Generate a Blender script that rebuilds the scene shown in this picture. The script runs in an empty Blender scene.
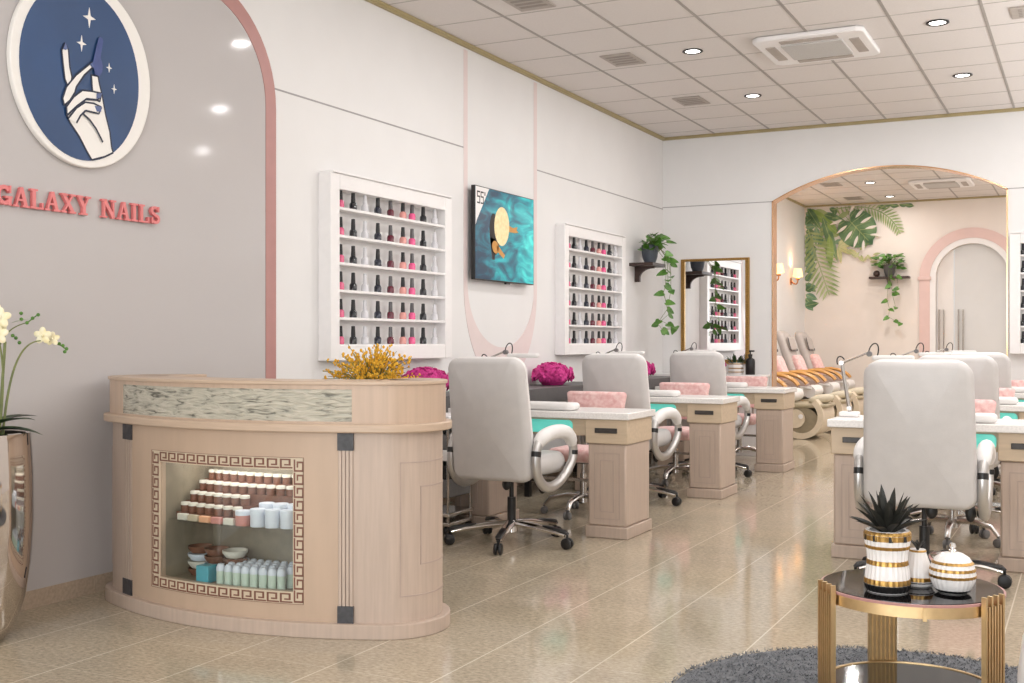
import bpy, bmesh, math, random
from mathutils import Vector, Matrix
random.seed(7)
PI = math.pi
C = bpy.context.scene.collection
R = math.radians

# ------------------------------------------------------------------ materials
def mat(name, col, rough=0.5, metal=0.0, noise=0.0, nscale=20.0, bump=0.0, bscale=40.0, emit=0.0, emitcol=None,
        stretch=None, col2=None, trans=0.0, alpha=1.0, spec=0.5, coat=0.0, sheen=0.0):
    m = bpy.data.materials.new(name); m.use_nodes = True
    nt = m.node_tree; b = nt.nodes['Principled BSDF']
    b.inputs['Roughness'].default_value = rough
    b.inputs['Metallic'].default_value = metal
    b.inputs['Specular IOR Level'].default_value = spec
    b.inputs['Coat Weight'].default_value = coat
    b.inputs['Sheen Weight'].default_value = sheen
    b.inputs['Transmission Weight'].default_value = trans
    b.inputs['Alpha'].default_value = alpha
    c = (*col, 1)
    b.inputs['Base Color'].default_value = c
    tc = nt.nodes.new('ShaderNodeTexCoord'); mp = nt.nodes.new('ShaderNodeMapping')
    nt.links.new(tc.outputs['Object'], mp.inputs['Vector'])
    if stretch: mp.inputs['Scale'].default_value = stretch
    nz = nt.nodes.new('ShaderNodeTexNoise'); nz.inputs['Scale'].default_value = nscale; nz.inputs['Detail'].default_value = 4
    nt.links.new(mp.outputs['Vector'], nz.inputs['Vector'])
    rp = nt.nodes.new('ShaderNodeValToRGB')
    d = col2 if col2 else tuple(max(0, x * (1 - noise)) for x in col)
    u = col if col2 else tuple(min(1, x * (1 + noise)) for x in col)
    rp.color_ramp.elements[0].position = .32; rp.color_ramp.elements[1].position = .68
    rp.color_ramp.elements[0].color = (*d, 1); rp.color_ramp.elements[1].color = (*u, 1)
    nt.links.new(nz.outputs['Fac'], rp.inputs['Fac'])
    nt.links.new(rp.outputs['Color'], b.inputs['Base Color'])
    if bump > 0:
        n2 = nt.nodes.new('ShaderNodeTexNoise'); n2.inputs['Scale'].default_value = bscale; n2.inputs['Detail'].default_value = 3
        nt.links.new(mp.outputs['Vector'], n2.inputs['Vector'])
        bp = nt.nodes.new('ShaderNodeBump'); bp.inputs['Strength'].default_value = bump; bp.inputs['Distance'].default_value = .01
        nt.links.new(n2.outputs['Fac'], bp.inputs['Height']); nt.links.new(bp.outputs['Normal'], b.inputs['Normal'])
    if emit > 0:
        b.inputs['Emission Color'].default_value = (*(emitcol or col), 1); b.inputs['Emission Strength'].default_value = emit
    return m

def S(r, g, b):                      # sRGB 0..255 -> linear
    f = lambda c: (c / 12.92 if c <= .04045 else ((c + .055) / 1.055) ** 2.4)
    return (f(r / 255), f(g / 255), f(b / 255))

M = {}
M['wall'] = mat('white_wall', S(232, 230, 229), .55, noise=.012, nscale=3)
M['farwall'] = mat('warm_white_wall', S(238, 228, 220), .55, noise=.015, nscale=3)
M['panel'] = mat('grey_gloss_panel', S(193, 188, 187), .07, noise=.01, nscale=2, spec=.12)
M['mauve'] = mat('mauve_border', S(180, 132, 127), .4, noise=.03, nscale=12)
M['palepink'] = mat('pale_pink_paint', S(228, 212, 210), .5, noise=.02, nscale=6)
M['archpink'] = mat('arch_pink_paint', S(226, 196, 190), .5, noise=.02, nscale=6)
M['ceil'] = mat('ceiling_tile', S(224, 217, 213), .8, noise=.02, nscale=60)
M['tbar'] = mat('ceiling_runner', S(164, 157, 151), .6, noise=.05)
M['tbar2'] = mat('ceiling_cross_joint', S(184, 177, 171), .6, noise=.05)
M['crown'] = mat('olive_gold_crown', S(170, 154, 112), .45, noise=.06, nscale=8)
M['groove'] = mat('wall_joint', S(165, 160, 160), .6, noise=.03)
M['skirt'] = mat('skirting_tile', S(184, 165, 145), .3, noise=.12, nscale=60)
M['gold'] = mat('brushed_gold', S(214, 186, 142), .38, 1.0, noise=.06, nscale=30)
M['rosegold'] = mat('rose_gold_lining', S(222, 178, 138), .18, 1.0, noise=.03, nscale=10)
M['darkgold'] = mat('antique_gold', S(178, 142, 84), .35, 1.0, noise=.15, nscale=80)
M['chrome'] = mat('chrome', S(225, 222, 220), .08, 1.0, noise=.02)
M['planterchrome'] = mat('polished_planter', S(208, 200, 194), .05, 1.0, noise=.02)
M['armsilver'] = mat('silver_arm_frame', S(196, 194, 192), .3, .75, noise=.03)
M['steel'] = mat('satin_steel', S(190, 186, 182), .25, 1.0, noise=.05)
M['black'] = mat('black_plastic', S(26, 25, 26), .4, noise=.1)
M['blackglass'] = mat('black_glass', S(20, 18, 19), .05, noise=.05, spec=.6)
M['dgrey'] = mat('dark_grey_laminate', S(88, 86, 87), .45, noise=.06)
M['handle'] = mat('dark_handle', S(66, 62, 60), .35, .4, noise=.2, nscale=30)
M['grey'] = mat('grey_plastic', S(112, 110, 110), .45, noise=.06)
M['white'] = mat('white_lacquer', S(240, 237, 236), .35, noise=.012)
M['leather'] = mat('white_leather', S(199, 195, 193), .42, noise=.03, nscale=14, bump=.08, bscale=160)
M['whiteleather'] = mat('bright_white_leather', S(228, 225, 223), .4, noise=.02, nscale=14)
M['pink'] = mat('pink_velvet', S(226, 172, 170), .8, nscale=30, col2=S(246, 212, 208), sheen=.4, bump=.15, bscale=60)
M['beige'] = mat('beige_laminate', S(190, 165, 143), .38, noise=.035, nscale=5, stretch=(3, 3, .5))
M['beige2'] = mat('light_oak_laminate', S(194, 170, 148), .38, noise=.06, nscale=9, stretch=(1, 1, 10))
M['beigev'] = mat('oak_laminate_upright', S(192, 167, 146), .38, noise=.06, nscale=4, stretch=(9, 9, .4))
M['taupe'] = mat('pinkish_wood', S(188, 168, 153), .4, noise=.06, nscale=6, stretch=(9, 9, .6))
M['taupedark'] = mat('panel_groove', S(178, 159, 148), .5, noise=.05)
M['drawer'] = mat('drawer_wood', S(200, 179, 153), .4, noise=.06, nscale=6, stretch=(1, 6, 9))
M['darkcap'] = mat('dark_slate_block', S(62, 61, 64), .45, noise=.3, nscale=50)
M['keybg'] = mat('cream_inlay', S(204, 188, 164), .4, noise=.02)
M['key'] = mat('brown_key_pattern', S(122, 78, 62), .4, noise=.08)
M['quartz'] = mat('white_quartz', S(232, 228, 225), .25, noise=.07, nscale=90)
M['turq'] = mat('turquoise_panel', S(116, 222, 208), .3, noise=.03, emit=.3, emitcol=S(90, 220, 205))  # emission put into the panel to make its turquoise brighter
M['letter'] = mat('coral_letters', S(224, 128, 128), .4, noise=.02)
M['navy'] = mat('navy_disc', S(30, 66, 112), .4, noise=.12, nscale=2)
M['logowhite'] = mat('logo_white', S(242, 238, 233), .5, noise=.01)
M['logoline'] = mat('logo_ink', S(24, 34, 58), .5, noise=.02)
M['logonail'] = mat('logo_slate_blue', S(84, 100, 146), .4, noise=.05)
M['logobottle'] = mat('logo_bottle_blue', S(52, 70, 130), .35, noise=.1)
M['leaf'] = mat('green_leaf', S(62, 108, 40), .4, nscale=14, col2=S(104, 150, 62))
M['leafdark'] = mat('dark_green_leaf', S(24, 44, 22), .4, nscale=14, col2=S(48, 78, 38))
M['agave'] = mat('dark_succulent', S(28, 29, 26), .5, nscale=14, col2=S(52, 51, 45))
M['stem'] = mat('plant_stem', S(112, 120, 66), .5, noise=.2)
M['petal'] = mat('cream_petal', S(244, 238, 214), .5, nscale=30, col2=S(236, 222, 170))
M['soil'] = mat('dark_soil', S(30, 28, 24), .9, noise=.4, nscale=60)
M['yellow'] = mat('ochre_flower', S(214, 156, 30), .7, nscale=40, col2=S(236, 186, 60))
M['magenta'] = mat('magenta_petals', S(176, 30, 112), .7, nscale=40, col2=S(214, 62, 146))
M['walnut'] = mat('dark_walnut', S(62, 44, 38), .45, noise=.2, nscale=10, stretch=(1, 8, 8))
M['potblue'] = mat('slate_pot', S(74, 80, 90), .5, noise=.08)
M['mirror'] = mat('mirror_glass', (.93, .93, .93), .01, 1.0)
M['glassdoor'] = mat('frosted_glass_door', S(214, 213, 212), .25, noise=.02, nscale=2)
M['glassdoor2'] = mat('bright_glass_door', S(232, 226, 222), .25, noise=.02, nscale=2)
M['rug'] = mat('grey_shag', S(108, 110, 114), .95, noise=.25, nscale=50)
M['ceramic'] = mat('white_ceramic', S(238, 234, 232), .18, noise=.015)
M['amber'] = mat('amber_arm', S(206, 152, 84), .3, noise=.1, nscale=8)
M['pedi'] = mat('pedicure_grey_leather', S(186, 177, 172), .45, noise=.04)
M['pediside'] = mat('pedicure_side_shell', S(178, 156, 146), .45, noise=.05)
M['olive'] = mat('olive_tub', S(168, 156, 130), .4, noise=.06)
M['cream'] = mat('cream_shell', S(220, 205, 182), .35, noise=.04)
M['tubdark'] = mat('tub_inner', S(150, 138, 114), .45, noise=.06)
M['towel'] = mat('pale_footrest', S(204, 194, 172), .6, noise=.06)
M['lens'] = mat('lamp_lens', (1, .97, .92), .4, emit=7)
M['bulb'] = mat('warm_shade', S(255, 214, 150), .5, emit=1.6, emitcol=S(255, 206, 140))
M['copper'] = mat('copper_bracket', S(214, 150, 104), .25, 1.0)
M['vent'] = mat('vent_grey', S(176, 166, 158), .6, noise=.05)
M['ventdark'] = mat('vent_gap', S(150, 141, 134), .7, noise=.05)
M['acgrill'] = mat('ac_grille', S(196, 193, 190), .6, noise=.08, nscale=120)
M['brownjar'] = mat('brown_jar', S(120, 78, 62), .25, noise=.2)
M['palelid'] = mat('pale_lid', S(226, 220, 208), .35, noise=.05)
M['mint'] = mat('mint_bottle', S(206, 222, 208), .35, noise=.06)
M['bluejar'] = mat('cool_white_jar', S(222, 228, 240), .3, noise=.04)
M['peach'] = mat('peach_box', S(238, 178, 140), .5, noise=.06)
M['rosebox'] = mat('rose_box', S(208, 140, 132), .5, noise=.06)
M['cyan'] = mat('cyan_box', S(96, 178, 196), .4, noise=.08)
M['cabinet'] = mat('cabinet_interior', S(142, 130, 112), .5, noise=.1)
M['p_pink'] = mat('polish_pink', S(226, 98, 138), .15, noise=.02, coat=.5)
M['p_hot'] = mat('polish_hot_pink', S(236, 92, 146), .15, noise=.02, coat=.5)
M['p_black'] = mat('polish_black', S(22, 26, 32), .15, noise=.02, coat=.5)
M['p_navy'] = mat('polish_ink', S(20, 28, 48), .15, noise=.02, coat=.5)
M['p_red'] = mat('polish_wine', S(98, 20, 44), .15, noise=.02, coat=.5)
M['p_blush'] = mat('polish_blush', S(226, 156, 148), .15, noise=.02, coat=.5)
M['p_clear'] = mat('polish_frost', S(214, 212, 216), .12, noise=.02, coat=.5)
M['capgrey'] = mat('smoky_cap', S(88, 84, 86), .2, noise=.1)

def glass_mat():
    m = bpy.data.materials.new('display_glass'); m.use_nodes = True; nt = m.node_tree
    b = nt.nodes['Principled BSDF']; out = nt.nodes['Material Output']
    g = nt.nodes.new('ShaderNodeBsdfGlossy'); g.inputs['Roughness'].default_value = .03
    t = nt.nodes.new('ShaderNodeBsdfTransparent'); t.inputs['Color'].default_value = (.94, .96, .95, 1)
    f = nt.nodes.new('ShaderNodeFresnel'); f.inputs['IOR'].default_value = 1.9
    mx = nt.nodes.new('ShaderNodeMixShader')
    gm = nt.nodes.new('ShaderNodeNewGeometry'); iv = nt.nodes.new('ShaderNodeMath'); iv.operation = 'SUBTRACT'; iv.inputs[0].default_value = 1; nt.links.new(gm.outputs['Backfacing'], iv.inputs[1])
    ml = nt.nodes.new('ShaderNodeMath'); ml.operation = 'MULTIPLY'; nt.links.new(f.outputs['Fac'], ml.inputs[0]); nt.links.new(iv.outputs[0], ml.inputs[1]); nt.links.new(ml.outputs[0], mx.inputs['Fac']); nt.links.new(t.outputs[0], mx.inputs[1]); nt.links.new(g.outputs[0], mx.inputs[2])
    nt.links.new(mx.outputs[0], out.inputs['Surface']); nt.nodes.remove(b)
    return m
M['glass'] = glass_mat()

def floor_mat():
    m = bpy.data.materials.new('polished_beige_tile'); m.use_nodes = True; nt = m.node_tree
    N = nt.nodes.new; L = nt.links.new; b = nt.nodes['Principled BSDF']
    geo = N('ShaderNodeNewGeometry'); sp = N('ShaderNodeSeparateXYZ'); L(geo.outputs['Position'], sp.inputs[0])
    def line(sock, off, w):
        a = N('ShaderNodeMath'); a.operation = 'SUBTRACT'; L(sock, a.inputs[0]); a.inputs[1].default_value = off
        w2 = N('ShaderNodeMath'); w2.operation = 'PINGPONG'; L(a.outputs[0], w2.inputs[0]); w2.inputs[1].default_value = .457 / 2
        c = N('ShaderNodeMath'); c.operation = 'LESS_THAN'; L(w2.outputs[0], c.inputs[0]); c.inputs[1].default_value = w
        return c.outputs[0]
    lx = line(sp.outputs['X'], -1.237, .0032); ly = line(sp.outputs['Y'], 4.045, .0013)
    mx = N('ShaderNodeMath'); mx.operation = 'MAXIMUM'; L(lx, mx.inputs[0]); L(ly, mx.inputs[1])
    mp = N('ShaderNodeMapping'); L(geo.outputs['Position'], mp.inputs[0]); mp.inputs['Scale'].default_value = (.75, 1.25, 1)
    n1 = N('ShaderNodeTexNoise'); n1.inputs['Scale'].default_value = 55; n1.inputs['Detail'].default_value = 6; n1.inputs['Roughness'].default_value = .7; L(mp.outputs[0], n1.inputs[0])
    n2 = N('ShaderNodeTexNoise'); n2.inputs['Scale'].default_value = 2.2; n2.inputs['Detail'].default_value = 3; L(mp.outputs[0], n2.inputs[0])
    r1 = N('ShaderNodeValToRGB'); e = r1.color_ramp.elements
    e[0].position = .3; e[0].color = (*S(146, 133, 113), 1); e[1].position = .72; e[1].color = (*S(206, 193, 170), 1); L(n1.outputs['Fac'], r1.inputs[0])
    r2 = N('ShaderNodeValToRGB'); e = r2.color_ramp.elements
    e[0].position = .3; e[0].color = (.9, .9, .9, 1); e[1].position = .7; e[1].color = (1.04, 1.03, 1.02, 1); L(n2.outputs['Fac'], r2.inputs[0])
    mm = N('ShaderNodeMix'); mm.data_type = 'RGBA'; mm.blend_type = 'MULTIPLY'; mm.inputs['Factor'].default_value = 1
    L(r1.outputs[0], mm.inputs['A']); L(r2.outputs[0], mm.inputs['B'])
    m2 = N('ShaderNodeMix'); m2.data_type = 'RGBA'; L(mx.outputs[0], m2.inputs['Factor']); L(mm.outputs['Result'], m2.inputs['A']); m2.inputs['B'].default_value = (*S(214, 202, 181), 1)
    L(m2.outputs['Result'], b.inputs['Base Color'])
    b.inputs['Roughness'].default_value = .09; b.inputs['Specular IOR Level'].default_value = .55
    n3 = N('ShaderNodeTexNoise'); n3.inputs['Scale'].default_value = 5; L(geo.outputs['Position'], n3.inputs[0])
    bp = N('ShaderNodeBump'); bp.inputs['Strength'].default_value = .02; bp.inputs['Distance'].default_value = .05; L(n3.outputs['Fac'], bp.inputs['Height']); L(bp.outputs[0], b.inputs['Normal'])
    return m
M['floor'] = floor_mat()

def stone_mat():
    m = bpy.data.materials.new('rippled_stone_inlay'); m.use_nodes = True; nt = m.node_tree
    N = nt.nodes.new; L = nt.links.new; b = nt.nodes['Principled BSDF']
    tc = N('ShaderNodeTexCoord'); mp = N('ShaderNodeMapping'); L(tc.outputs['Object'], mp.inputs[0]); mp.inputs['Scale'].default_value = (8, 8, 42)
    n = N('ShaderNodeTexNoise'); n.inputs['Scale'].default_value = 1.5; n.inputs['Detail'].default_value = 5; n.inputs['Distortion'].default_value = .9; n.inputs['Roughness'].default_value = .5; L(mp.outputs[0], n.inputs[0])
    r = N('ShaderNodeValToRGB'); e = r.color_ramp.elements
    e[0].position = .33; e[0].color = (*S(104, 102, 92), 1); e[1].position = .68; e[1].color = (*S(200, 193, 178), 1)
    x = e.new(.43); x.color = (*S(172, 168, 154), 1); x = e.new(.54); x.color = (*S(188, 182, 166), 1)
    L(n.outputs['Fac'], r.inputs[0]); L(r.outputs[0], b.inputs['Base Color'])
    bp = N('ShaderNodeBump'); bp.inputs['Strength'].default_value = .7; bp.inputs['Distance'].default_value = .02; L(n.outputs['Fac'], bp.inputs['Height']); L(bp.outputs[0], b.inputs['Normal'])
    b.inputs['Roughness'].default_value = .22
    return m
M['stone'] = stone_mat()

def teal_mat():
    m = bpy.data.materials.new('screen_teal_cloth'); m.use_nodes = True; nt = m.node_tree
    N = nt.nodes.new; L = nt.links.new; b = nt.nodes['Principled BSDF']
    tc = N('ShaderNodeTexCoord'); mp = N('ShaderNodeMapping'); L(tc.outputs['Object'], mp.inputs[0])
    mp.inputs['Rotation'].default_value = (.7, 0, 0); mp.inputs['Scale'].default_value = (1, 2.6, 6)
    n = N('ShaderNodeTexNoise'); n.inputs['Scale'].default_value = 1.3; n.inputs['Detail'].default_value = 3; n.inputs['Distortion'].default_value = 1.2; L(mp.outputs[0], n.inputs[0])
    sp = N('ShaderNodeSeparateXYZ'); L(tc.outputs['Object'], sp.inputs[0])
    ad = N('ShaderNodeMath'); ad.operation = 'MULTIPLY_ADD'; L(sp.outputs['Y'], ad.inputs[0]); ad.inputs[1].default_value = .34; L(n.outputs['Fac'], ad.inputs[2])
    r = N('ShaderNodeValToRGB'); e = r.color_ramp.elements
    e[0].position = .28; e[0].color = (*S(4, 58, 84), 1); e[1].position = .86; e[1].color = (*S(70, 226, 220), 1)
    x = e.new(.46); x.color = (*S(8, 104, 126), 1); x = e.new(.62); x.color = (*S(14, 162, 174), 1)
    L(ad.outputs[0], r.inputs[0]); L(r.outputs[0], b.inputs['Base Color'])
    b.inputs['Emission Strength'].default_value = .25; L(r.outputs[0], b.inputs['Emission Color'])
    b.inputs['Roughness'].default_value = .25
    return m
M['teal'] = teal_mat()
M['hat'] = mat('screen_straw', S(226, 204, 150), .5, nscale=30, col2=S(246, 230, 186), emit=.15)
M['skin'] = mat('screen_skin', S(196, 142, 72), .5, noise=.1, emit=.1)
M['hair'] = mat('screen_dark_hair', S(34, 26, 26), .5, noise=.1)
MUR = [mat('mural_green_%d' % i, c, .7, nscale=5, col2=d) for i, (c, d) in enumerate([
    (S(62, 96, 62), S(124, 154, 110)), (S(108, 142, 66), S(162, 180, 100)), (S(134, 156, 96), S(186, 194, 142)),
    (S(172, 172, 112), S(214, 208, 162)), (S(84, 128, 102), S(140, 170, 138))])]

# ------------------------------------------------------------------ mesh builder
class MB:
    def __init__(s): s.b = bmesh.new(); s.mi = 0
    def _f(s, vs):
        try:
            f = s.b.faces.new(vs); f.material_index = s.mi; return f
        except ValueError: return None
    def box(s, x0, x1, y0, y1, z0, z1, mtx=None):
        P = [Vector(p) for p in ((x0,y0,z0),(x1,y0,z0),(x1,y1,z0),(x0,y1,z0),(x0,y0,z1),(x1,y0,z1),(x1,y1,z1),(x0,y1,z1))]
        if mtx: P = [mtx @ p for p in P]
        v = [s.b.verts.new(p) for p in P]
        for q in ((3,2,1,0),(4,5,6,7),(0,1,5,4),(1,2,6,5),(2,3,7,6),(3,0,4,7)): s._f([v[i] for i in q])
        return s
    def bar(s, p0, p1, w, h, up=(0,0,1)):          # rectangular bar between two points
        p0 = Vector(p0); p1 = Vector(p1); d = (p1 - p0); L = d.length; d.normalize()
        u = Vector(up); sx = d.cross(u)
        if sx.length < 1e-4: sx = d.cross(Vector((1,0,0)))
        sx.normalize(); uz = sx.cross(d)
        m = Matrix((( *[sx[0], d[0], uz[0]], p0[0]), (sx[1], d[1], uz[1], p0[1]), (sx[2], d[2], uz[2], p0[2]), (0,0,0,1)))
        return s.box(-w/2, w/2, 0, L, -h/2, h/2, m)
    def tube(s, pts, r, n=8, cap=True, closed=False, flat=1.0):
        pts = [Vector(p) for p in pts]; rs = r if isinstance(r, (list, tuple)) else [r] * len(pts)
        rings = []; prev = None
        K = len(pts)
        for i, p in enumerate(pts):
            a = pts[(i - 1) % K] if (closed or i > 0) else p
            b = pts[(i + 1) % K] if (closed or i < K - 1) else p
            t = (b - a).normalized()
            if prev is None:
                x = t.orthogonal().normalized() if abs(t.z) > .99 else t.cross(Vector((0,0,1))).normalized()
            else:
                x = (prev - t * prev.dot(t)).normalized()
            y = t.cross(x); prev = x
            rings.append([s.b.verts.new(p + (x * math.cos(2*PI*k/n) + y * math.sin(2*PI*k/n) * flat) * rs[i]) for k in range(n)])
        m = K if closed else K - 1
        for i in range(m):
            A, B = rings[i], rings[(i + 1) % K]
            for k in range(n): s._f([A[k], A[(k+1)%n], B[(k+1)%n], B[k]])
        if cap and not closed: s._f(rings[0][::-1]); s._f(rings[-1])
        return s
    def cyl(s, p0, p1, r0, r1=None, n=20): return s.tube([p0, p1], [r0, r0 if r1 is None else r1], n)
    def lathe(s, prof, c=(0,0,0), n=32, rib=0, nr=0):
        rings = []
        for r, z in prof:
            if r < 1e-5: rings.append([s.b.verts.new((c[0], c[1], c[2] + z))])
            else: rings.append([s.b.verts.new((c[0] + r*(1 + rib*math.cos(nr*2*PI*k/n))*math.cos(2*PI*k/n), c[1] + r*(1 + rib*math.cos(nr*2*PI*k/n))*math.sin(2*PI*k/n), c[2] + z)) for k in range(n)])
        for A, B in zip(rings, rings[1:]):
            if len(A) == 1 and len(B) == 1: continue
            for k in range(n):
                k2 = (k + 1) % n
                if len(A) == 1: s._f([A[0], B[k2], B[k]])
                elif len(B) == 1: s._f([A[k], A[k2], B[0]])
                else: s._f([A[k], A[k2], B[k2], B[k]])
        return s
    def ell(s, c, rx, ry, rz, n=12, m=8, mtx=None):
        rings = []
        for i in range(m + 1):
            th = PI * i / m; r = math.sin(th); z = -math.cos(th)
            if i in (0, m): pts = [Vector((0, 0, z * rz))]
            else: pts = [Vector((rx*r*math.cos(2*PI*k/n), ry*r*math.sin(2*PI*k/n), rz*z)) for k in range(n)]
            rings.append([s.b.verts.new((mtx @ p if mtx else p) + Vector(c)) for p in pts])
        for A, B in zip(rings, rings[1:]):
            for k in range(n):
                k2 = (k + 1) % n
                if len(A) == 1: s._f([A[0], B[k2], B[k]])
                elif len(B) == 1: s._f([A[k], A[k2], B[0]])
                else: s._f([A[k], A[k2], B[k2], B[k]])
        return s
    def prism(s, poly, h0, h1, fn):                 # poly in (u,v), extruded h0..h1; fn(u,v,w)->xyz
        a = [s.b.verts.new(fn(u, v, h0)) for u, v in poly]; b = [s.b.verts.new(fn(u, v, h1)) for u, v in poly]
        n = len(poly)
        s._f(a[::-1]); s._f(b)
        for i in range(n): s._f([a[i], a[(i+1)%n], b[(i+1)%n], b[i]])
        return s
    def puff(s, w, h, t, r, e, fn, seg=6, lay=5, bulge=0.0, taper=0.0):
        # rounded-rect cushion in (u,v), thickness t in w, corner radius r, edge softness e
        base = []
        for cx, cy, a0 in ((w/2-r, h/2-r, 0), (-w/2+r, h/2-r, 90), (-w/2+r, -h/2+r, 180), (w/2-r, -h/2+r, 270)):
            for k in range(seg + 1):
                a = R(a0 + 90 * k / seg); base.append((cx, cy, math.cos(a), math.sin(a)))
        rings = []
        for i in range(lay * 2 + 1):
            ph = -PI/2 + PI * i / (2 * lay); ins = e * (1 - math.cos(ph)); ww = t/2 * math.sin(ph)
            ring = []
            for cx, cy, ca, sa in base:
                u = cx + (r - ins) * ca; v = cy + (r - ins) * sa
                u *= 1 + taper * v / h
                ring.append(s.b.verts.new(fn(u, v, ww)))
            rings.append(ring)
        n = len(base)
        for A, B in zip(rings, rings[1:]):
            for k in range(n): s._f([A[k], A[(k+1)%n], B[(k+1)%n], B[k]])
        for ring, sg in ((rings[0], -1), (rings[-1], 1)):
            mid = []
            for q in (.66, .33):
                mm = []
                for cx, cy, ca, sa in base:
                    u = (cx + (r - e) * ca) * q; v = (cy + (r - e) * sa) * q; u *= 1 + taper * v / h
                    mm.append(s.b.verts.new(fn(u, v, sg * (t/2 + bulge * (1 - q*q)))))
                mid.append(mm)
            c = s.b.verts.new(fn(0, 0, sg * (t/2 + bulge)))
            for A, B in ((ring, mid[0]), (mid[0], mid[1])):
                for k in range(n):
                    q = [A[k], A[(k+1)%n], B[(k+1)%n], B[k]]; s._f(q if sg > 0 else q[::-1])
            for k in range(n):
                q = [mid[1][k], mid[1][(k+1)%n], c]; s._f(q if sg > 0 else q[::-1])
        return s
    def build(s, name, m, parent=None, smooth=False, bevel=0.0, loc=None):
        bmesh.ops.recalc_face_normals(s.b, faces=s.b.faces[:])
        me = bpy.data.meshes.new(name); s.b.to_mesh(me); s.b.free()
        for x in (m if isinstance(m, list) else [m]): me.materials.append(M[x] if isinstance(x, str) else x)
        o = bpy.data.objects.new(name, me); C.objects.link(o)
        if parent: o.parent = parent
        if loc: o.location = loc
        if smooth:
            for p in me.polygons: p.use_smooth = True
            try: me.set_sharp_from_angle(angle=R(38))
            except Exception: pass
        if bevel:
            md = o.modifiers.new('bevel', 'BEVEL'); md.width = bevel; md.segments = 2; md.limit_method = 'ANGLE'; md.angle_limit = R(40)
            for p in me.polygons: p.use_smooth = True
            try: me.set_sharp_from_angle(angle=R(38))
            except Exception: pass
        return o

def tag(o, label, cat, group=None):
    o['label'] = label; o['category'] = cat
    if group: o['group'] = group
    return o
def thing(name, label, cat, loc=(0,0,0), rz=0, group=None):
    o = bpy.data.objects.new(name, None); C.objects.link(o); o.location = loc; o.rotation_euler = (0, 0, rz)
    o.empty_display_size = .05
    return tag(o, label, cat, group)
def struct(o): o['kind'] = 'structure'; return o
KIDS = {}
def dup(root, loc, rz=None, label=None, group=None):
    def cp(o, par):
        c = o.copy(); C.objects.link(c)
        if par: c.parent = par
        for ch in [x for x in C.objects if x.parent == o]: cp(ch, c)
        return c
    r = cp(root, None); r.location = loc
    if rz is not None: r.rotation_euler = (0, 0, rz)
    if label: r['label'] = label
    if group: r['group'] = group
    return r
I3 = lambda u, v, w: (u, v, w)

# ------------------------------------------------------------------ room shell
XL, YB, YF, ZC = -4.43, 12.66, 20.1, 3.615
XR, Y0 = 2.4, -3.0
struct(MB().box(XL-.1, XR+.1, Y0-.1, YF+.2, -.1, 0).build('floor', 'floor'))
struct(MB().box(XL-.1, XR+.1, Y0-.1, YF+.2, ZC, ZC+.1).build('ceiling', 'ceil'))
struct(MB().box(XL-.1, XL, Y0-.1, YF+.2, 0, ZC).build('wall_left', 'wall'))
struct(MB().box(XR, XR+.1, Y0-.1, YF+.2, 0, ZC).build('wall_right', 'wall'))
# storefront wall behind the viewer: mullions around big panes of daylight
b = MB().box(XL, XR, Y0-.1, Y0, 0, .25).box(XL, XR, Y0-.1, Y0, 3.1, ZC)
for x in (XL, -2.75, -1.05, .65, XR-.1): b.box(x, x+.1, Y0-.1, Y0, .25, 3.1)
struct(b.build('wall_front', 'white'))
struct(MB().box(XL+.1, XR-.1, Y0-.06, Y0-.05, .25, 3.1).build('window_1', 'glass'))

def arch_poly(x0, x1, spring, rise, n=24):       # segmental arch, left to right
    c = (x0+x1)/2; a = (x1-x0)/2; rad = (a*a + rise*rise) / (2*rise); zc = spring + rise - rad
    out = []
    t0 = math.asin(a / rad)
    for i in range(n+1):
        t = -t0 + 2*t0*i/n; out.append((c + rad*math.sin(t), zc + rad*math.cos(t)))
    return out
AX0, AX1 = -3.15, -.735
ap = arch_poly(AX0, AX1, 2.81, .315)
b = MB().box(XL, AX0, YB, YB+.15, 0, ZC).box(AX1, XR, YB, YB+.15, 0, ZC)
for (xa, za), (xb, zb) in zip(ap, ap[1:]):
    b.prism([(xa, za), (xb, zb), (xb, ZC), (xa, ZC)], YB, YB+.15, lambda u, v, w: (u, w, v))
struct(b.build('wall_back', 'wall'))
# metal lining of the archway
b = MB(); T = .014
b.box(AX0, AX0+T, YB-.012, YB+.162, 0, 2.81); b.box(AX1-T, AX1, YB-.012, YB+.162, 0, 2.81)
for (xa, za), (xb, zb) in zip(ap, ap[1:]):
    b.prism([(xa, za-T), (xb, zb-T), (xb, zb), (xa, za)], YB-.012, YB+.162, lambda u, v, w: (u, w, v))
struct(b.build('trim_1', 'rosegold'))
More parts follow.
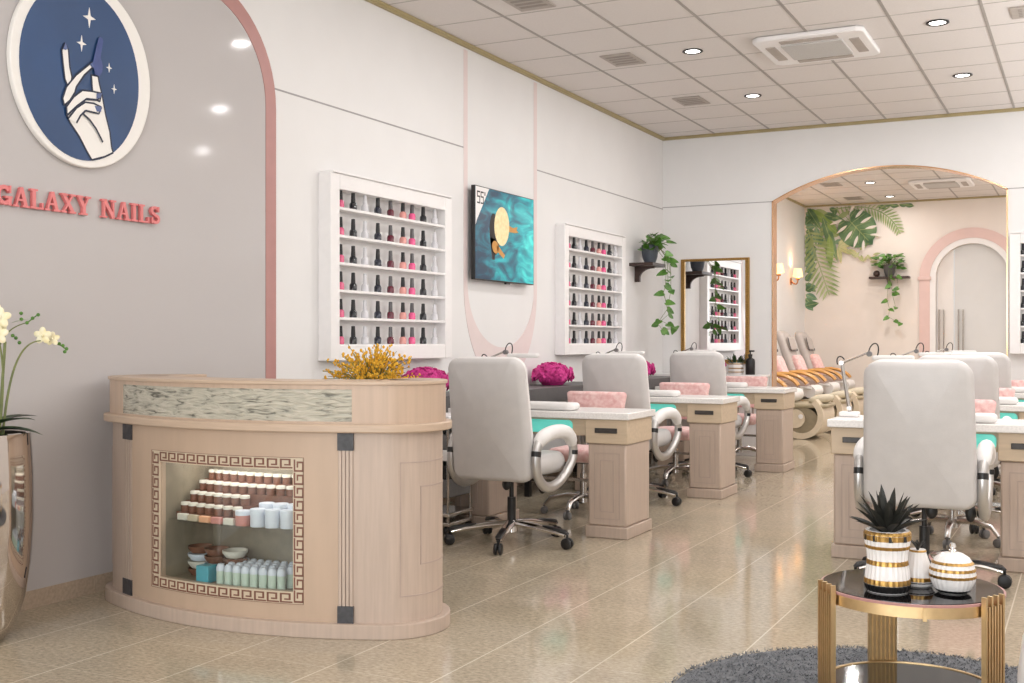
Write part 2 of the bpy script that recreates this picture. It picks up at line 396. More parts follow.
# far wall with an arched door recess
DX0, DX1, DS = -2.27, -1.15, 2.30
dr = (DX1-DX0)/2; dc = (DX0+DX1)/2
hp = [(dc - dr*math.cos(PI*i/24), DS + dr*math.sin(PI*i/24)) for i in range(25)]
b = MB().box(XL, DX0, YF, YF+.2, 0, ZC).box(DX1, XR, YF, YF+.2, 0, ZC)
for (xa, za), (xb, zb) in zip(hp, hp[1:]):
    b.prism([(xa, za), (xb, zb), (xb, ZC), (xa, ZC)], YF, YF+.2, lambda u, v, w: (u, w, v))
struct(b.build('wall_far', 'farwall'))
def arch_band(r0, r1, y0, y1, m, name, zbase=0.0):
    b = MB()
    b.box(dc-r1, dc-r0, y0, y1, zbase, DS); b.box(dc+r0, dc+r1, y0, y1, zbase, DS)
    for i in range(32):
        a, c = PI*i/32, PI*(i+1)/32
        b.prism([(dc-r0*math.cos(a), DS+r0*math.sin(a)), (dc-r1*math.cos(a), DS+r1*math.sin(a)), (dc-r1*math.cos(c), DS+r1*math.sin(c)), (dc-r0*math.cos(c), DS+r0*math.sin(c))], y0, y1, lambda u, v, w: (u, w, v))
    return struct(b.build(name, m))
arch_band(.65, .815, YF-.04, YF, 'archpink', 'trim_2')
arch_band(.56, .65, YF-.025, YF, 'white', 'trim_3')
b = MB()
for x in (dc-.733, dc+.733): b.box(x-.105, x+.105, YF-.06, YF, DS-.03, DS+.03)
struct(b.build('trim_4', 'archpink', bevel=.008))
d = bpy.data.objects.new('door_1', None); C.objects.link(d); d.location = (dc, YF+.1, 0); struct(d)
def leafpoly(xa, xb):
    n = 16; out = [(xa, 0), (xb, 0)]
    for i in range(n+1):
        x = xb + (xa-xb)*i/n; out.append((x, DS + math.sqrt(max(0, dr*dr - x*x)) - .004))
    return out
MB().prism(leafpoly(-.55, -.29), 0, .03, lambda u, v, w: (u, w, v)).build('door_leaf', 'glassdoor2', d)
MB().prism(leafpoly(-.28, .55), 0, .03, lambda u, v, w: (u, w, v)).build('door_leaf', 'glassdoor', d)
for x in (-.47, -.17):
    b = MB(); b.tube([(x-.04, -.06, .9), (x-.04, -.06, 1.78), (x+.03, -.06, 1.78), (x+.03, -.06, .9)], .012, 8, closed=True)
    b.cyl((x-.04, 0, 1.1), (x-.04, -.06, 1.1), .01, n=8).cyl((x-.04, 0, 1.6), (x-.04, -.06, 1.6), .01, n=8)
    b.build('door_handle', 'steel', d, True)
# ceiling grid
b = MB()
k = -6
while True:
    x = -.675 + .6245 * k; k += 1
    if x > XR: break
    if x < XL+.02: continue
    b.box(x-.011, x+.011, Y0, YF, ZC-.004, ZC+.002)
struct(b.build('trim_5', 'tbar'))
b = MB(); y = 8.628 - .6225 * 18
while y < YF:
    if y > Y0: b.box(XL, XR, y-.005, y+.005, ZC-.003, ZC+.002)
    y += .6225
struct(b.build('trim_6', 'tbar2'))
# crown mouldings
def crown(name, boxes):
    b = MB()
    for q in boxes: b.box(*q)
    struct(b.build(name, 'crown', bevel=.006))
crown('trim_7', [(XL, XL+.035, Y0, YB, ZC-.03, ZC), (XL, XL+.05, Y0, YB, ZC-.02, ZC)])
crown('trim_8', [(XL, XR, YB-.035, YB, ZC-.03, ZC), (XL, XR, YB-.05, YB, ZC-.02, ZC)])
crown('trim_9', [(XL, XL+.035, YB+.15, YF, ZC-.03, ZC)])
crown('trim_10', [(XL, XR, YF-.035, YF, ZC-.03, ZC)])
# skirting tiles on left wall, and thin wall joints
b = MB(); y = 2.67
for i in range(-12, 22):
    ya = 4.60 + .457*i
    if ya < YB-.46 and ya > Y0: b.box(XL, XL+.014, ya+.0015, ya+.4555, 0, .085)
struct(b.build('baseboard_left', 'skirt'))
b = MB(); b.box(XL, XR, YB-.012, YB, 0, .085)
for x0, x1 in ((AX0-.01, AX1+.01),): pass
b.b.free(); b = MB(); b.box(XL+.015, AX0, YB-.012, YB, 0, .085).box(AX1, XR, YB-.012, YB, 0, .085)
struct(b.build('baseboard_back', 'skirt'))
b = MB()
b.box(XL, XL+.003, 5.56, 7.91, 2.786, 2.796).box(XL, XL+.003, 9.265, YB, 2.786, 2.796)
struct(b.build('trim_11', 'groove'))
struct(MB().box(XL, AX0, YB-.003, YB, 2.803, 2.812).box(AX1+.002, XR, YB-.003, YB, 2.803, 2.812).build('trim_12', 'groove'))
# feature panel on the left wall with mauve border
LX = lambda u, v, w: (w, u, v)
def arched(y0, y1, zs, r, top, n=14):
    pts = [(y0, .085), (y1, .085)]
    for i in range(n+1):
        a = PI/2*i/n; pts.append((y1-r+r*math.cos(a), top-r+r*math.sin(a)))
    for i in range(n+1):
        a = PI/2 + PI/2*i/n; pts.append((y0+r+r*math.cos(a), top-r+r*math.sin(a)))
    return pts
struct(MB().prism(arched(2.65, 5.46, 0, .56, 3.22), XL, XL+.012, LX).build('trim_13', 'panel'))
oa = arched(2.555, 5.555, 0, .655, 3.315); ia = arched(2.65, 5.46, 0, .56, 3.22)
b = MB()
for i in range(1, len(oa)-1):
    b.prism([oa[i], oa[i+1], ia[i+1], ia[i]], XL, XL+.016, LX)
b.prism([oa[-1], oa[0], ia[0], ia[-1]], XL, XL+.016, LX)
struct(b.build('trim_14', 'mauve'))
# pale pink drop arch around the screen
b = MB(); yc, zc0 = 8.588, 1.72
n = 36
for i in range(n):
    a0, a1 = PI + PI*i/n, PI + PI*(i+1)/n
    O = lambda a: (yc + .672*math.cos(a), zc0 + .83*math.sin(a)); I = lambda a: (yc + .612*math.cos(a), zc0 + .52*math.sin(a))
    b.prism([O(a0), O(a1), I(a1), I(a0)], XL, XL+.004, LX)
b.box(XL, XL+.004, yc-.672, yc-.612, zc0, ZC-.045).box(XL, XL+.004, yc+.612, yc+.672, zc0, ZC-.045)
struct(b.build('trim_15', 'palepink'))

# ------------------------------------------------------------------ logo sign
lg = thing('logo_sign', 'round white-rimmed navy sign with a white hand and stars on the grey panel', 'sign', (XL+.013, 4.03, 2.56))
LF = lambda u, v, w: (w, u, v)
MB().prism([(.02+.436*math.cos(2*PI*i/64), .01+.468*math.sin(2*PI*i/64)) for i in range(64)], 0, .03, LF).build('backing', 'logowhite', lg, bevel=.006)
MB().prism([(.368*math.cos(2*PI*i/64), .425*math.sin(2*PI*i/64)) for i in range(64)], .03, .034, LF).build('disc', 'navy', lg)
H = {'palm': [(-0.101,-0.222),(-0.04,-0.168),(0.015,-0.126),(0.095,-0.114),(0.119,-0.073),(0.146,-0.183),(0.172,-0.258),(0.184,-0.336),(0.194,-0.36),(0.14,-0.388),(0.056,-0.416),(0.02,-0.373),(-0.021,-0.315),(-0.082,-0.252)],
'thumb': [(0.052,0.002),(0.095,0.004),(0.104,-0.034),(0.117,-0.073),(0.105,-0.12),(0.062,-0.11),(0.055,-0.031)],
'index': [(-0.093,-0.086),(-0.112,-0.052),(-0.123,0.021),(-0.131,0.083),(-0.112,0.121),(-0.09,0.092),(-0.082,0.011),(-0.069,-0.033),(-0.075,-0.075)],
'middle': [(-0.117,-0.179),(-0.126,-0.146),(-0.104,-0.088),(-0.045,-0.019),(0.053,0.065),(0.067,0.047),(0.006,-0.009),(-0.043,-0.076),(-0.053,-0.106),(-0.082,-0.15)],
'ring': [(-0.105,-0.184),(-0.061,-0.128),(-0.008,-0.086),(0.053,-0.079),(0.112,-0.078),(0.089,-0.115),(0.02,-0.122),(-0.04,-0.168),(-0.101,-0.224)],
'pinky': [(-0.096,-0.24),(-0.045,-0.179),(0.009,-0.141),(0.062,-0.137),(0.112,-0.147),(0.095,-0.182),(0.012,-0.181),(-0.021,-0.213),(-0.045,-0.252)]}
b = MB(); lines = MB(); lay = .034
for kx in ('palm', 'thumb', 'index', 'middle', 'ring', 'pinky'):
    b.prism(H[kx], lay, lay+.0012, LF); lay += .0012; li = 0
    p = H[kx]
    q = p if kx in ('index', 'middle', 'ring', 'thumb') else p
    seq = list(q) + [q[0]]
    for (u0, v0), (u1, v1) in zip(seq, seq[1:]):
        if kx in ('palm',) and v0 < -.3 and v1 < -.3 and abs(u1-u0) > .03 and v0 < -.35: pass
        if kx in ('pinky', 'ring') and u0 < -.04 and u1 < -.04 and kx == 'pinky' and v1 < -.2: continue
        L_ = math.hypot(u1-u0, v1-v0)
        if L_ < 1e-6: continue
        nx, ny = -(v1-v0)/L_*.0045, (u1-u0)/L_*.0045
        lines.prism([(u0+nx, v0+ny), (u0-nx, v0-ny), (u1-nx, v1-ny), (u1+nx, v1+ny)], lay, lay+.0004+.00003*li, LF); li += 1
cr = [(-0.008,-0.198),(0.037,-0.222),(0.078,-0.26),(0.121,-0.319)]
for (u0, v0), (u1, v1) in zip(cr, cr[1:]):
    lines.prism([(u0+.003, v0+.004), (u0-.003, v0-.004), (u1-.003, v1-.004), (u1+.003, v1+.004)], lay, lay+.0004, LF)
b.build('hand_motif', 'logowhite', lg); lines.build('hand_outline', 'logoline', lg)
b = MB()
for p in ([(-0.126,0.088),(-0.112,0.123),(-0.099,0.096),(-0.111,0.086)], [(0.036,0.05),(0.066,0.072),(0.07,0.046),(0.053,0.036)], [(0.08,-0.085),(0.116,-0.076),(0.105,-0.102),(0.08,-0.111)], [(0.068,-0.148),(0.111,-0.143),(0.109,-0.169),(0.082,-0.174)]):
    b.prism(p, .0415, .0425, LF)
b.build('fingernails', 'logonail', lg)
MB().prism([(0.065,0.099),(0.092,0.19),(0.102,0.201),(0.115,0.197),(0.122,0.185),(0.105,0.097),(0.12,0.06),(0.116,0.03),(0.099,0.005),(0.07,0.008),(0.055,0.06)], .0415, .043, LF).build('polish_motif', 'logobottle', lg)
for (u, v, rz_, rx_) in ((.04, .28, .05, .04), (-.008, .143, .04, .03), (.167, .061, .024, .02), (.2, -.039, .024, .018)):
    pts = []
    for i in range(8):
        a = PI/2*(i//2) + (PI/4 if i % 2 else 0); rr = 1 if i % 2 == 0 else .27
        pts.append((u + rx_*rr*math.cos(a), v + rz_*rr*math.sin(a)))
    MB().prism(pts, .034, .037, LF).build('star', 'logowhite', lg)

# ------------------------------------------------------------------ slab-serif lettering
sg = thing('lettering_sign', 'coral raised slab-serif letters reading GALAXY NAILS on the grey panel', 'sign', (XL+.013, 3.545, 1.870))
def stroke(a, c, w):
    (x0, y0), (x1, y1) = a, c; L_ = math.hypot(x1-x0, y1-y0); nx, ny = -(y1-y0)/L_*w/2, (x1-x0)/L_*w/2
    return [(x0+nx, y0+ny), (x0-nx, y0-ny), (x1-nx, y1-ny), (x1+nx, y1+ny)]
def rect(x0, x1, y0, y1): return [(x0, y0), (x1, y0), (x1, y1), (x0, y1)]
def arcs(cx, cy, rx, ry, a0, a1, w, n=10):
    out = []
    for i in range(n):
        t0, t1 = R(a0+(a1-a0)*i/n), R(a0+(a1-a0)*(i+1)/n)
        f = lambda t, k: (cx+(rx+k)*math.cos(t), cy+(ry+k)*math.sin(t))
        out.append([f(t0, -w/2), f(t0, w/2), f(t1, w/2), f(t1, -w/2)])
    return out
LET = {}   # unit height 1, list of polygons; width
sr = .1
LET['G'] = (.92, arcs(.48, .5, .34, .4, 40, 330, .19, 14) + [rect(.5, .92, .36, .46), rect(.68, .86, .02, .42), rect(.74, .84, .62, .98)])
LET['A'] = (.98, [stroke((.2, .05), (.5, .98), .1), stroke((.5, .98), (.78, .05), .2), rect(.3, .7, .3, .4), rect(.02, .36, 0, sr), rect(.58, .98, 0, sr)])
LET['L'] = (.82, [rect(.14, .34, 0, 1), rect(.02, .46, 1-sr, 1), rect(.02, .8, 0, sr), rect(.7, .8, 0, .34)])
LET['X'] = (.98, [stroke((.18, .96), (.8, .04), .2), stroke((.78, .96), (.18, .04), .1), rect(.02, .42, 1-sr, 1), rect(.6, .94, 1-sr, 1), rect(.02, .36, 0, sr), rect(.56, .97, 0, sr)])
LET['Y'] = (.96, [stroke((.18, .96), (.48, .42), .2), stroke((.78, .96), (.5, .42), .1), rect(.38, .58, 0, .5), rect(.02, .42, 1-sr, 1), rect(.6, .94, 1-sr, 1), rect(.26, .7, 0, sr)])
LET['N'] = (1.02, [rect(.15, .25, 0, 1), rect(.78, .88, 0, 1), stroke((.2, .95), (.83, .05), .21), rect(.02, .38, 1-sr, 1), rect(.02, .38, 0, sr), rect(.65, 1.0, 1-sr, 1)])
LET['I'] = (.5, [rect(.15, .35, 0, 1), rect(.02, .48, 1-sr, 1), rect(.02, .48, 0, sr)])
LET['S'] = (.76, arcs(.38, .73, .24, .19, 20, 270, .17, 10) + arcs(.38, .28, .26, .2, 90, -160, .17, 10) + [rect(.56, .66, .68, .98), rect(.08, .18, .02, .36)])
hh = .093; kx = .083; x = 0.0
for ch in 'GALAXY NAILS':
    if ch == ' ': x += .062; continue
    w, polys = LET[ch]; b = MB()
    for pi, p in enumerate(polys): b.prism([(x + u*kx*1.13, v*hh) for u, v in p], .004 - .0001*pi, .022 + .00025*pi, LF)
    b.build('letter', 'letter', sg); x += w*kx*1.13 + .0045

# ------------------------------------------------------------------ nail polish racks
RY = [.165, .31, .448, .605, .765, .927, 1.05, 1.205, 1.37]
KINDS = [('p_pink', 'black', 'pink'), ('p_black', 'black', 'black'), ('p_clear', 'p_clear', 'frosted clear'), ('p_navy', 'black', 'ink black'), ('p_red', 'capgrey', 'wine red'),
         ('p_blush', 'black', 'blush pink'), ('p_hot', 'capgrey', 'hot pink'), ('p_black', 'black', 'glossy black'), ('p_clear', 'p_clear', 'frosted clear')]
SHZ = [2.125, 1.945, 1.766, 1.588, 1.408, 1.232]
ROWN = ['top shelf', 'second shelf down', 'third shelf down', 'fourth shelf down', 'fifth shelf down', 'bottom shelf']
ORD = ['first', 'second', 'third', 'fourth', 'fifth', 'sixth', 'seventh', 'eighth', 'last']
def make_rack(loc, rz, label):      # local: x along wall, y out of the wall is -y, wall at y=0
    r = thing('nail_polish_rack', label, 'wall rack', loc, rz, 'white wall racks of nail polish')
    W, D, Z0, Z1 = 1.56, .10, 1.125, 2.338
    b = MB(); f = .1
    b.box(0, f, -D, 0, Z0, Z1).box(W-f, W, -D, 0, Z0, Z1).box(f, W-f, -D, 0, Z1-f, Z1).box(f, W-f, -D, 0, Z0, Z0+f)
    b.build('frame', 'white', r, bevel=.004)
    MB().box(f, W-f, -.008, 0, Z0+f, Z1-f).build('back_panel', 'wall', r)
    MB().box(.02, W-.02, -D-.012, 0, Z1, Z1+.012).build('top_ledge', 'white', r, bevel=.003)
    for z in SHZ: MB().box(f, W-f, -D+.004, -.008, z-.018, z).build('shelf', 'white', r, bevel=.002)
    return r
def make_polish(m, cap, label):
    o = thing('nail_polish_bottle', label, 'nail polish')
    MB().lathe([(0, 0), (.022, 0), (.0255, .004), (.0255, .036), (.021, .047), (.0125, .053), (0, .053)], n=14).build('bottle', m, o, True)
    MB().lathe([(0, .05), (.0155, .05), (.0148, .07), (.0125, .120), (0, .122)], n=12).build('cap', cap, o, True)
    return o
protos = {}
def polish(kind, loc, label, group):
    m, cap, _ = KINDS[kind]
    if (m, cap) not in protos:
        o = protos[(m, cap)] = make_polish(m, cap, label); o.location = loc; o['group'] = group; o.scale = (1, 1, 1); return o
    return dup(protos[(m, cap)], loc, None, label, group)
racks = [((XL, 6.0, 0), PI/2, 'large white polish rack on left wall nearest the reception desk', 'rack behind desk'),
         ((XL, 9.655, 0), PI/2, 'large white polish rack on left wall near the plant shelf', 'rack by plant shelf')]
# racks hang on the left wall: local +x -> world +Y, local -y -> world +X
for loc, rz, lab, short in racks:
    make_rack(loc, rz, lab)
    for ri, z in enumerate(SHZ):
        for ci, xx in enumerate(RY):
            polish(ci, (XL + .058, loc[1] + xx, z), '%s nail polish, %s from left, %s, %s' % (KINDS[ci][2], ORD[ci], ROWN[ri], short), 'nail polish on the ' + short)
make_rack((-.715, YB, 0), 0, 'white polish rack on the back wall right of the archway')
for ri, z in enumerate(SHZ):
    polish(1, (-.715 + .125, YB-.055, z), 'black nail polish bottle on the %s of the rack right of the archway' % ROWN[ri], 'nail polish right of the archway')

# ------------------------------------------------------------------ television
tv = thing('television', 'flat screen television showing a straw hat on flowing teal cloth', 'television', (XL+.005, 8.506, 2.12))
MB().box(.035, .07, -.54, .54, -.375, .378).build('bezel', 'black', tv, bevel=.004)
MB().box(-.0045, .035, -.2, .2, -.15, .15).build('mounting_bracket', 'black', tv)
MB().box(.0702, .071, -.532, .532, -.366, .37).build('screen', 'teal', tv)
MB().box(.045, .066, .02, .09, -.39, -.375).build('sensor_bar', 'black', tv)
E_ = lambda cu, cv_, a, c, t, n=28: [(cu + a*math.cos(2*PI*i/n)*math.cos(t) - c*math.sin(2*PI*i/n)*math.sin(t), cv_ + a*math.cos(2*PI*i/n)*math.sin(t) + c*math.sin(2*PI*i/n)*math.cos(t)) for i in range(n)]
MB().prism(E_(-.205, .01, .085, .17, .1), .071, .0714, LF).prism([(-.28, -.02), (-.19, -.03), (-.2, -.2), (-.25, -.2)], .071, .0714, LF).build('dark_hair_image', 'hair', tv)
MB().prism(E_(-.19, -.095, .06, .05, -.4), .0714, .0718, LF).prism([(-.17, -.08), (-.12, -.09), (-.02, -.15), (-.045, -.18), (-.15, -.13)], .0714, .0718, LF).prism([(.05, .105), (.13, .09), (.215, .105), (.2, .075), (.235, .06), (.17, .05), (.06, .05)], .0714, .0718, LF).build('arm_image', 'skin', tv)
MB().prism(E_(-.075, .085, .135, .162, -.1), .0718, .0722, LF).build('straw_hat_image', 'hat', tv)
MB().prism([(-.532, .37), (-.3, .37), (-.51, .1), (-.532, .06)], .0722, .0725, LF).build('size_badge', 'white', tv)
b = MB()
def seven(x0, segs, w=.052, h=.1, t=.012, y0=.235):
    q = {'t': rect(x0, x0+w, y0+h-t, y0+h), 'm': rect(x0, x0+w, y0+h/2-t/2+.006, y0+h/2+t/2+.006), 'b': rect(x0, x0+w, y0, y0+t), 'ul': rect(x0, x0+t, y0+h/2, y0+h), 'lr': rect(x0+w-t, x0+w, y0, y0+h/2)}
    for k_ in segs: b.prism(q[k_], .0725, .0728, LF)
seven(-.508, ['t', 'm', 'b', 'ul', 'lr']); seven(-.447, ['t', 'm', 'b', 'ul', 'lr'])
b.prism(rect(-.388, -.38, .305, .335), .0725, .0728, LF).prism(rect(-.372, -.364, .305, .335), .0725, .0728, LF)
b.build('size_text', 'black', tv)

# ------------------------------------------------------------------ reception desk (D-shaped plan, curved front)
def plan():
    pts = []
    for i in range(41):
        x = -3.42 - .78 + 1.56*i/40; pts.append((x, 3.838 + .295*(x+3.42)**2))
    r = .258; t0 = math.atan(2*.295*.78)
    x1, y1 = pts[-1]; cx, cy = x1 - r*math.sin(t0), y1 + r*math.cos(t0)
    arc = [(cx + r*math.sin(t0 + (PI/2-t0)*i/14), cy - r*math.cos(t0 + (PI/2-t0)*i/14)) for i in range(1, 15)]
    rr_ = .30; side = [(arc[-1][0] - rr_ + rr_*math.cos(PI*.5*i/14), arc[-1][1] + rr_*math.sin(PI*.5*i/14)) for i in range(1, 15)]
    right = arc + side
    left = [(-6.84 - x, y) for x, y in right][::-1]
    return left + pts + right
PL = plan()
AR = [0.0]
for a, c in zip(PL, PL[1:]): AR.append(AR[-1] + math.hypot(c[0]-a[0], c[1]-a[1]))
SM = AR[-1] / 2
def pt(s, off, z):
    s = max(0, min(AR[-1] - 1e-6, s + SM)); lo = 0
    while AR[lo+1] < s: lo += 1
    f = (s - AR[lo]) / (AR[lo+1] - AR[lo])
    def nrm(i):
        a, c = PL[max(0, i-1)], PL[min(len(PL)-1, i+1)]; L_ = math.hypot(c[0]-a[0], c[1]-a[1]); return (-(c[1]-a[1])/L_, (c[0]-a[0])/L_)
    n0, n1 = nrm(lo), nrm(lo+1); nx, ny = n0[0]*(1-f)+n1[0]*f, n0[1]*(1-f)+n1[1]*f
    return Vector((PL[lo][0]*(1-f)+PL[lo+1][0]*f + nx*off, PL[lo][1]*(1-f)+PL[lo+1][1]*f + ny*off, z))
def s_of_x(x, off):
    lo, hi = -.95, .95
    for _ in range(40):
        m_ = (lo+hi)/2
        if pt(m_, off, 0).x < x: lo = m_
        else: hi = m_
    return lo
def cbox(b, s0, s1, o0, o1, z0, z1, step=.04):
    n = max(1, int(math.ceil(abs(s1-s0)/step))); prev = None
    for i in range(n+1):
        s = s0 + (s1-s0)*i/n
        v = [b.b.verts.new(pt(s, o, z) - DO) for o, z in ((o0, z0), (o1, z0), (o1, z1), (o0, z1))]
        if prev is None: b._f(v)
        else:
            for k_ in range(4): b._f([prev[k_], prev[(k_+1)%4], v[(k_+1)%4], v[k_]])
        prev = v
    b._f(prev[::-1]); return b
DO = Vector((-3.42, 4.3, 0))
SE = SM - .002
desk = thing('reception_desk', 'curved beige reception desk with a lit display window and key-pattern border', 'reception desk', DO)
BO = .03   # body face offset
sPL0, sPL1 = s_of_x(-4.074, BO), s_of_x(-3.993, BO); sPR0, sPR1 = s_of_x(-2.829, BO), s_of_x(-2.768, BO)
sF0, sF1 = s_of_x(-3.82, BO), s_of_x(-2.975, BO); sG0, sG1 = s_of_x(-3.759, BO), s_of_x(-3.021, BO)
sT0, sT1 = s_of_x(-4.074, .02), s_of_x(-2.768, .02)
zG0, zG1, zF0, zF1 = .185, .705, .133, .757
cbox(MB(), -SE, SE, 0, .29, 0, .062).build('plinth', 'taupe', desk, True, bevel=.004)
b = MB(); cbox(b, sPL1, sG0, BO, BO+.03, .062, .866); cbox(b, sG1, sPR0, BO, BO+.03, .062, .866); cbox(b, sG0, sG1, BO, BO+.03, .062, zG0); cbox(b, sG0, sG1, BO, BO+.03, zG1, .866)
b.build('front_panel', 'beige', desk, True)
cbox(MB(), -SE, sPL0, BO+.004, BO+.03, .062, .866).build('side_panel', 'taupe', desk, True)
cbox(MB(), sPR1, SE, BO+.004, BO+.03, .062, .866).build('side_panel', 'taupe', desk, True)
for s0, s1 in ((sPL0, sPL1), (sPR0, sPR1)):
    b = MB(); n = 4
    cbox(b, s0, s1, BO+.003, BO+.03, .062, .866)
    for i in range(n):
        a = s0 + (s1-s0)*(i+.12)/n; c = s0 + (s1-s0)*(i+.88)/n; cbox(b, a, c, BO-.004, BO+.003, .134, .79)
    p = b.build('fluted_pillar', 'taupe', desk, True)
    b = MB(); cbox(b, s0-.002, s1+.002, BO-.008, BO+.003, .79, .865).build('dark_block', 'darkcap', p)
    b = MB(); cbox(b, s0-.002, s1+.002, BO-.008, BO+.003, .062, .134).build('dark_block', 'darkcap', p)
# right side grooved rectangles
def gro(b, s0, s1, z0, z1, t=.005):
    o0, o1 = BO+.0015, BO+.006
    cbox(b, s0, s1, o0, o1, z0, z0+t); cbox(b, s0, s1, o0, o1, z1-t, z1); cbox(b, s0, s0+t, o0, o1, z0, z1); cbox(b, s1-t, s1, o0, o1, z0, z1)
b = MB(); gro(b, sPR1+.21, sPR1+.75, .17, .74); gro(b, sPR1+.32, sPR1+.64, .3, .635)
b.build('side_moulding', 'taupedark', desk)
b = MB(); gro(b, -(sPR1+.75), -(sPR1+.21), .17, .74); b.build('side_moulding', 'taupedark', desk)
# inner shell, worktop, ledge, fascia, top
cbox(MB(), -.9, .9, .34, .36, .062, .866).build('inner_panel', 'taupe', desk, True)
cbox(MB(), -.75, .75, .36, .66, .73, .76).build('worktop', 'beige', desk, True)
cbox(MB(), -SE, SE, -.008, .06, .866, .903).build('ledge', 'beige2', desk, True, bevel=.006)
b = MB(); cbox(b, -SE, sT0, .02, .05, .903, 1.066); cbox(b, sT1, SE, .02, .05, .903, 1.066); cbox(b, sT0, sT1, .02, .05, .903, .912); cbox(b, sT0, sT1, .02, .05, 1.048, 1.066)
b.build('fascia', 'beigev', desk, True)
cbox(MB(), sT0, sT1, .023, .05, .912, 1.048).build('stone_inlay', 'stone', desk, True)
cbox(MB(), -.9, .9, .30, .33, .76, 1.066).build('inner_fascia', 'beigev', desk, True)
cbox(MB(), -SE, SE, .012, .288, 1.066, 1.082).build('counter_top', 'beige2', desk, True, bevel=.004)
# display window: cream inlay, brown meander, glass, cavity
b = MB(); o0, o1 = BO-.002, BO
for q in ((sF0, sF1, zF0, zG0), (sF0, sF1, zG1, zF1), (sF0, sG0, zG0, zG1), (sG1, sF1, zG0, zG1)): cbox(b, q[0], q[1], o0, o1, q[2], q[3])
fr = b.build('window_border', 'keybg', desk, True)
b = MB(); o0, o1 = BO-.0035, BO-.002
def ln(s0, s1, z0, z1): cbox(b, s0, s1, o0, o1, z0, z1)
t = .0016
for q in ((sF0, sF1, zF0, zF0+t), (sF0, sF1, zF1-t, zF1), (sF0, sF0+t, zF0, zF1), (sF1-t, sF1, zF0, zF1)): ln(*q)
def key_unit(s, z, k, axis, kb=None):
    kb = kb or k         # meander hook in a k*k cell
    w = k*.15; g = [(0, 0, 1, .15), (0, 0, .15, 1), (0, .85, .85, 1), (.7, .3, .85, 1), (.35, .3, .85, .45)]
    for (a, c, d_, e_) in g:
        a, c, d_, e_ = a*.9, c*.9, d_*.9, e_*.9
        if axis == 0: ln(s + a*k, s + d_*k, z + c*kb, z + e_*kb)
        else: ln(s + c*kb, s + e_*kb, z + a*k, z + d_*k)
kz = zF1 - zG1 - .010
nh = 12; st = (sG1 - sG0) / nh
for i in range(nh):
    key_unit(sG0 + i*st + .002, zG1 + .005, st*1.04, 0, kz*1.08); key_unit(sG0 + i*st + .002, zF0 + .005, st*1.04, 0, kz*1.08)
nv = 11; st = (zF1 - zF0 - .012) / nv
for i in range(nv):
    key_unit(sF0 + .007, zF0 + .007 + i*st, st*1.04, 1, .054); key_unit(sG1 + .004, zF0 + .007 + i*st, st*1.04, 1, .05)
b.build('key_pattern', 'key', fr)
cbox(MB(), sG0, sG1, BO+.006, BO+.009, zG0, zG1).build('display_glass', 'glass', desk, True)
b = MB(); cbox(b, sG0-.02, sG1+.02, .325, .338, zG0-.03, zG1+.06); cbox(b, sG0-.02, sG0-.005, .06, .325, zG0-.03, zG1+.06); cbox(b, sG1+.005, sG1+.02, .06, .325, zG0-.03, zG1+.06)
cbox(b, sG0-.02, sG1+.02, .06, .325, zG0-.03, zG0-.01); cbox(b, sG0-.02, sG1+.02, .06, .325, zG1+.045, zG1+.06)
b.build('display_case', 'cabinet', desk, True)
cbox(MB(), sG0, sG1, .075, .32, .437, .443).build('display_shelf', 'glass', desk, True)
zS0, zS1 = zG0-.01, .443
b = MB()
for i in range(4): cbox(b, sG0+.01, sG1-(.30 if i < 2 else .01), .11+.052*i, .162+.052*i, zS1, zS1+.03+.045*i)
b.build('display_steps', 'brownjar', desk)
# lamp without a fixture, added to light the inside of the case
la = bpy.data.lights.new('case_lamp', 'AREA'); la.shape = 'RECTANGLE'; la.size = .6; la.size_y = .1; la.energy = 1.7; la.color = (1, .95, .92)
lo = bpy.data.objects.new('case_lamp', la); C.objects.link(lo); lo.parent = desk; lo.location = (pt((sG0+sG1)/2, .2, zG1+.04) - DO)

# goods in the display case
def jar(label, r, h, body, lid, loc, group, lidh=.25):
    key = (r, h, body, lid)
    if key in protos: return dup(protos[key], loc, None, label, group)
    o = protos[key] = thing('cosmetic_jar', label, 'jar', loc, 0, group)
    MB().lathe([(0, 0), (r*.94, 0), (r, .004), (r, h*(1-lidh)), (0, h*(1-lidh))], n=14).build('jar_body', body, o, True)
    MB().lathe([(0, h*(1-lidh)), (r*1.04, h*(1-lidh)), (r*1.04, h-.003), (r*.98, h), (0, h)], n=14).build('lid', lid, o, True)
    return o
nm = ['first', 'second', 'third', 'fourth', 'fifth', 'sixth', 'seventh', 'eighth', 'ninth', 'tenth', 'eleventh', 'twelfth']
tn = ['front', 'second', 'third', 'rear']
for ti in range(4):
    for i in range(12):
        s = sG0 + .045 + i*.059
        if s > sG1 - (.32 if ti < 2 else .03): continue
        jar('small brown jar, %s from left on %s step of desk display' % (nm[i], tn[ti]), .021, .042, 'brownjar', 'palelid', pt(s, .137+.052*ti, zS1+.03+.045*ti), 'brown jars on the display steps', .3)
for i, (m_, nme) in enumerate((('palelid', 'cream'), ('keybg', 'beige'), ('peach', 'peach'), ('rosebox', 'rose'), ('palelid', 'ivory'))):
    s = sG0 + .09 + i*.075
    tag(MB().box(-.028, .028, -.01, .01, 0, .028).build('sample_box', m_, None, bevel=.003, loc=pt(s, .09, zS1)), '%s sample box on upper display shelf front edge, %s from left' % (nme, nm[i]), 'box', 'sample boxes on the display shelf')
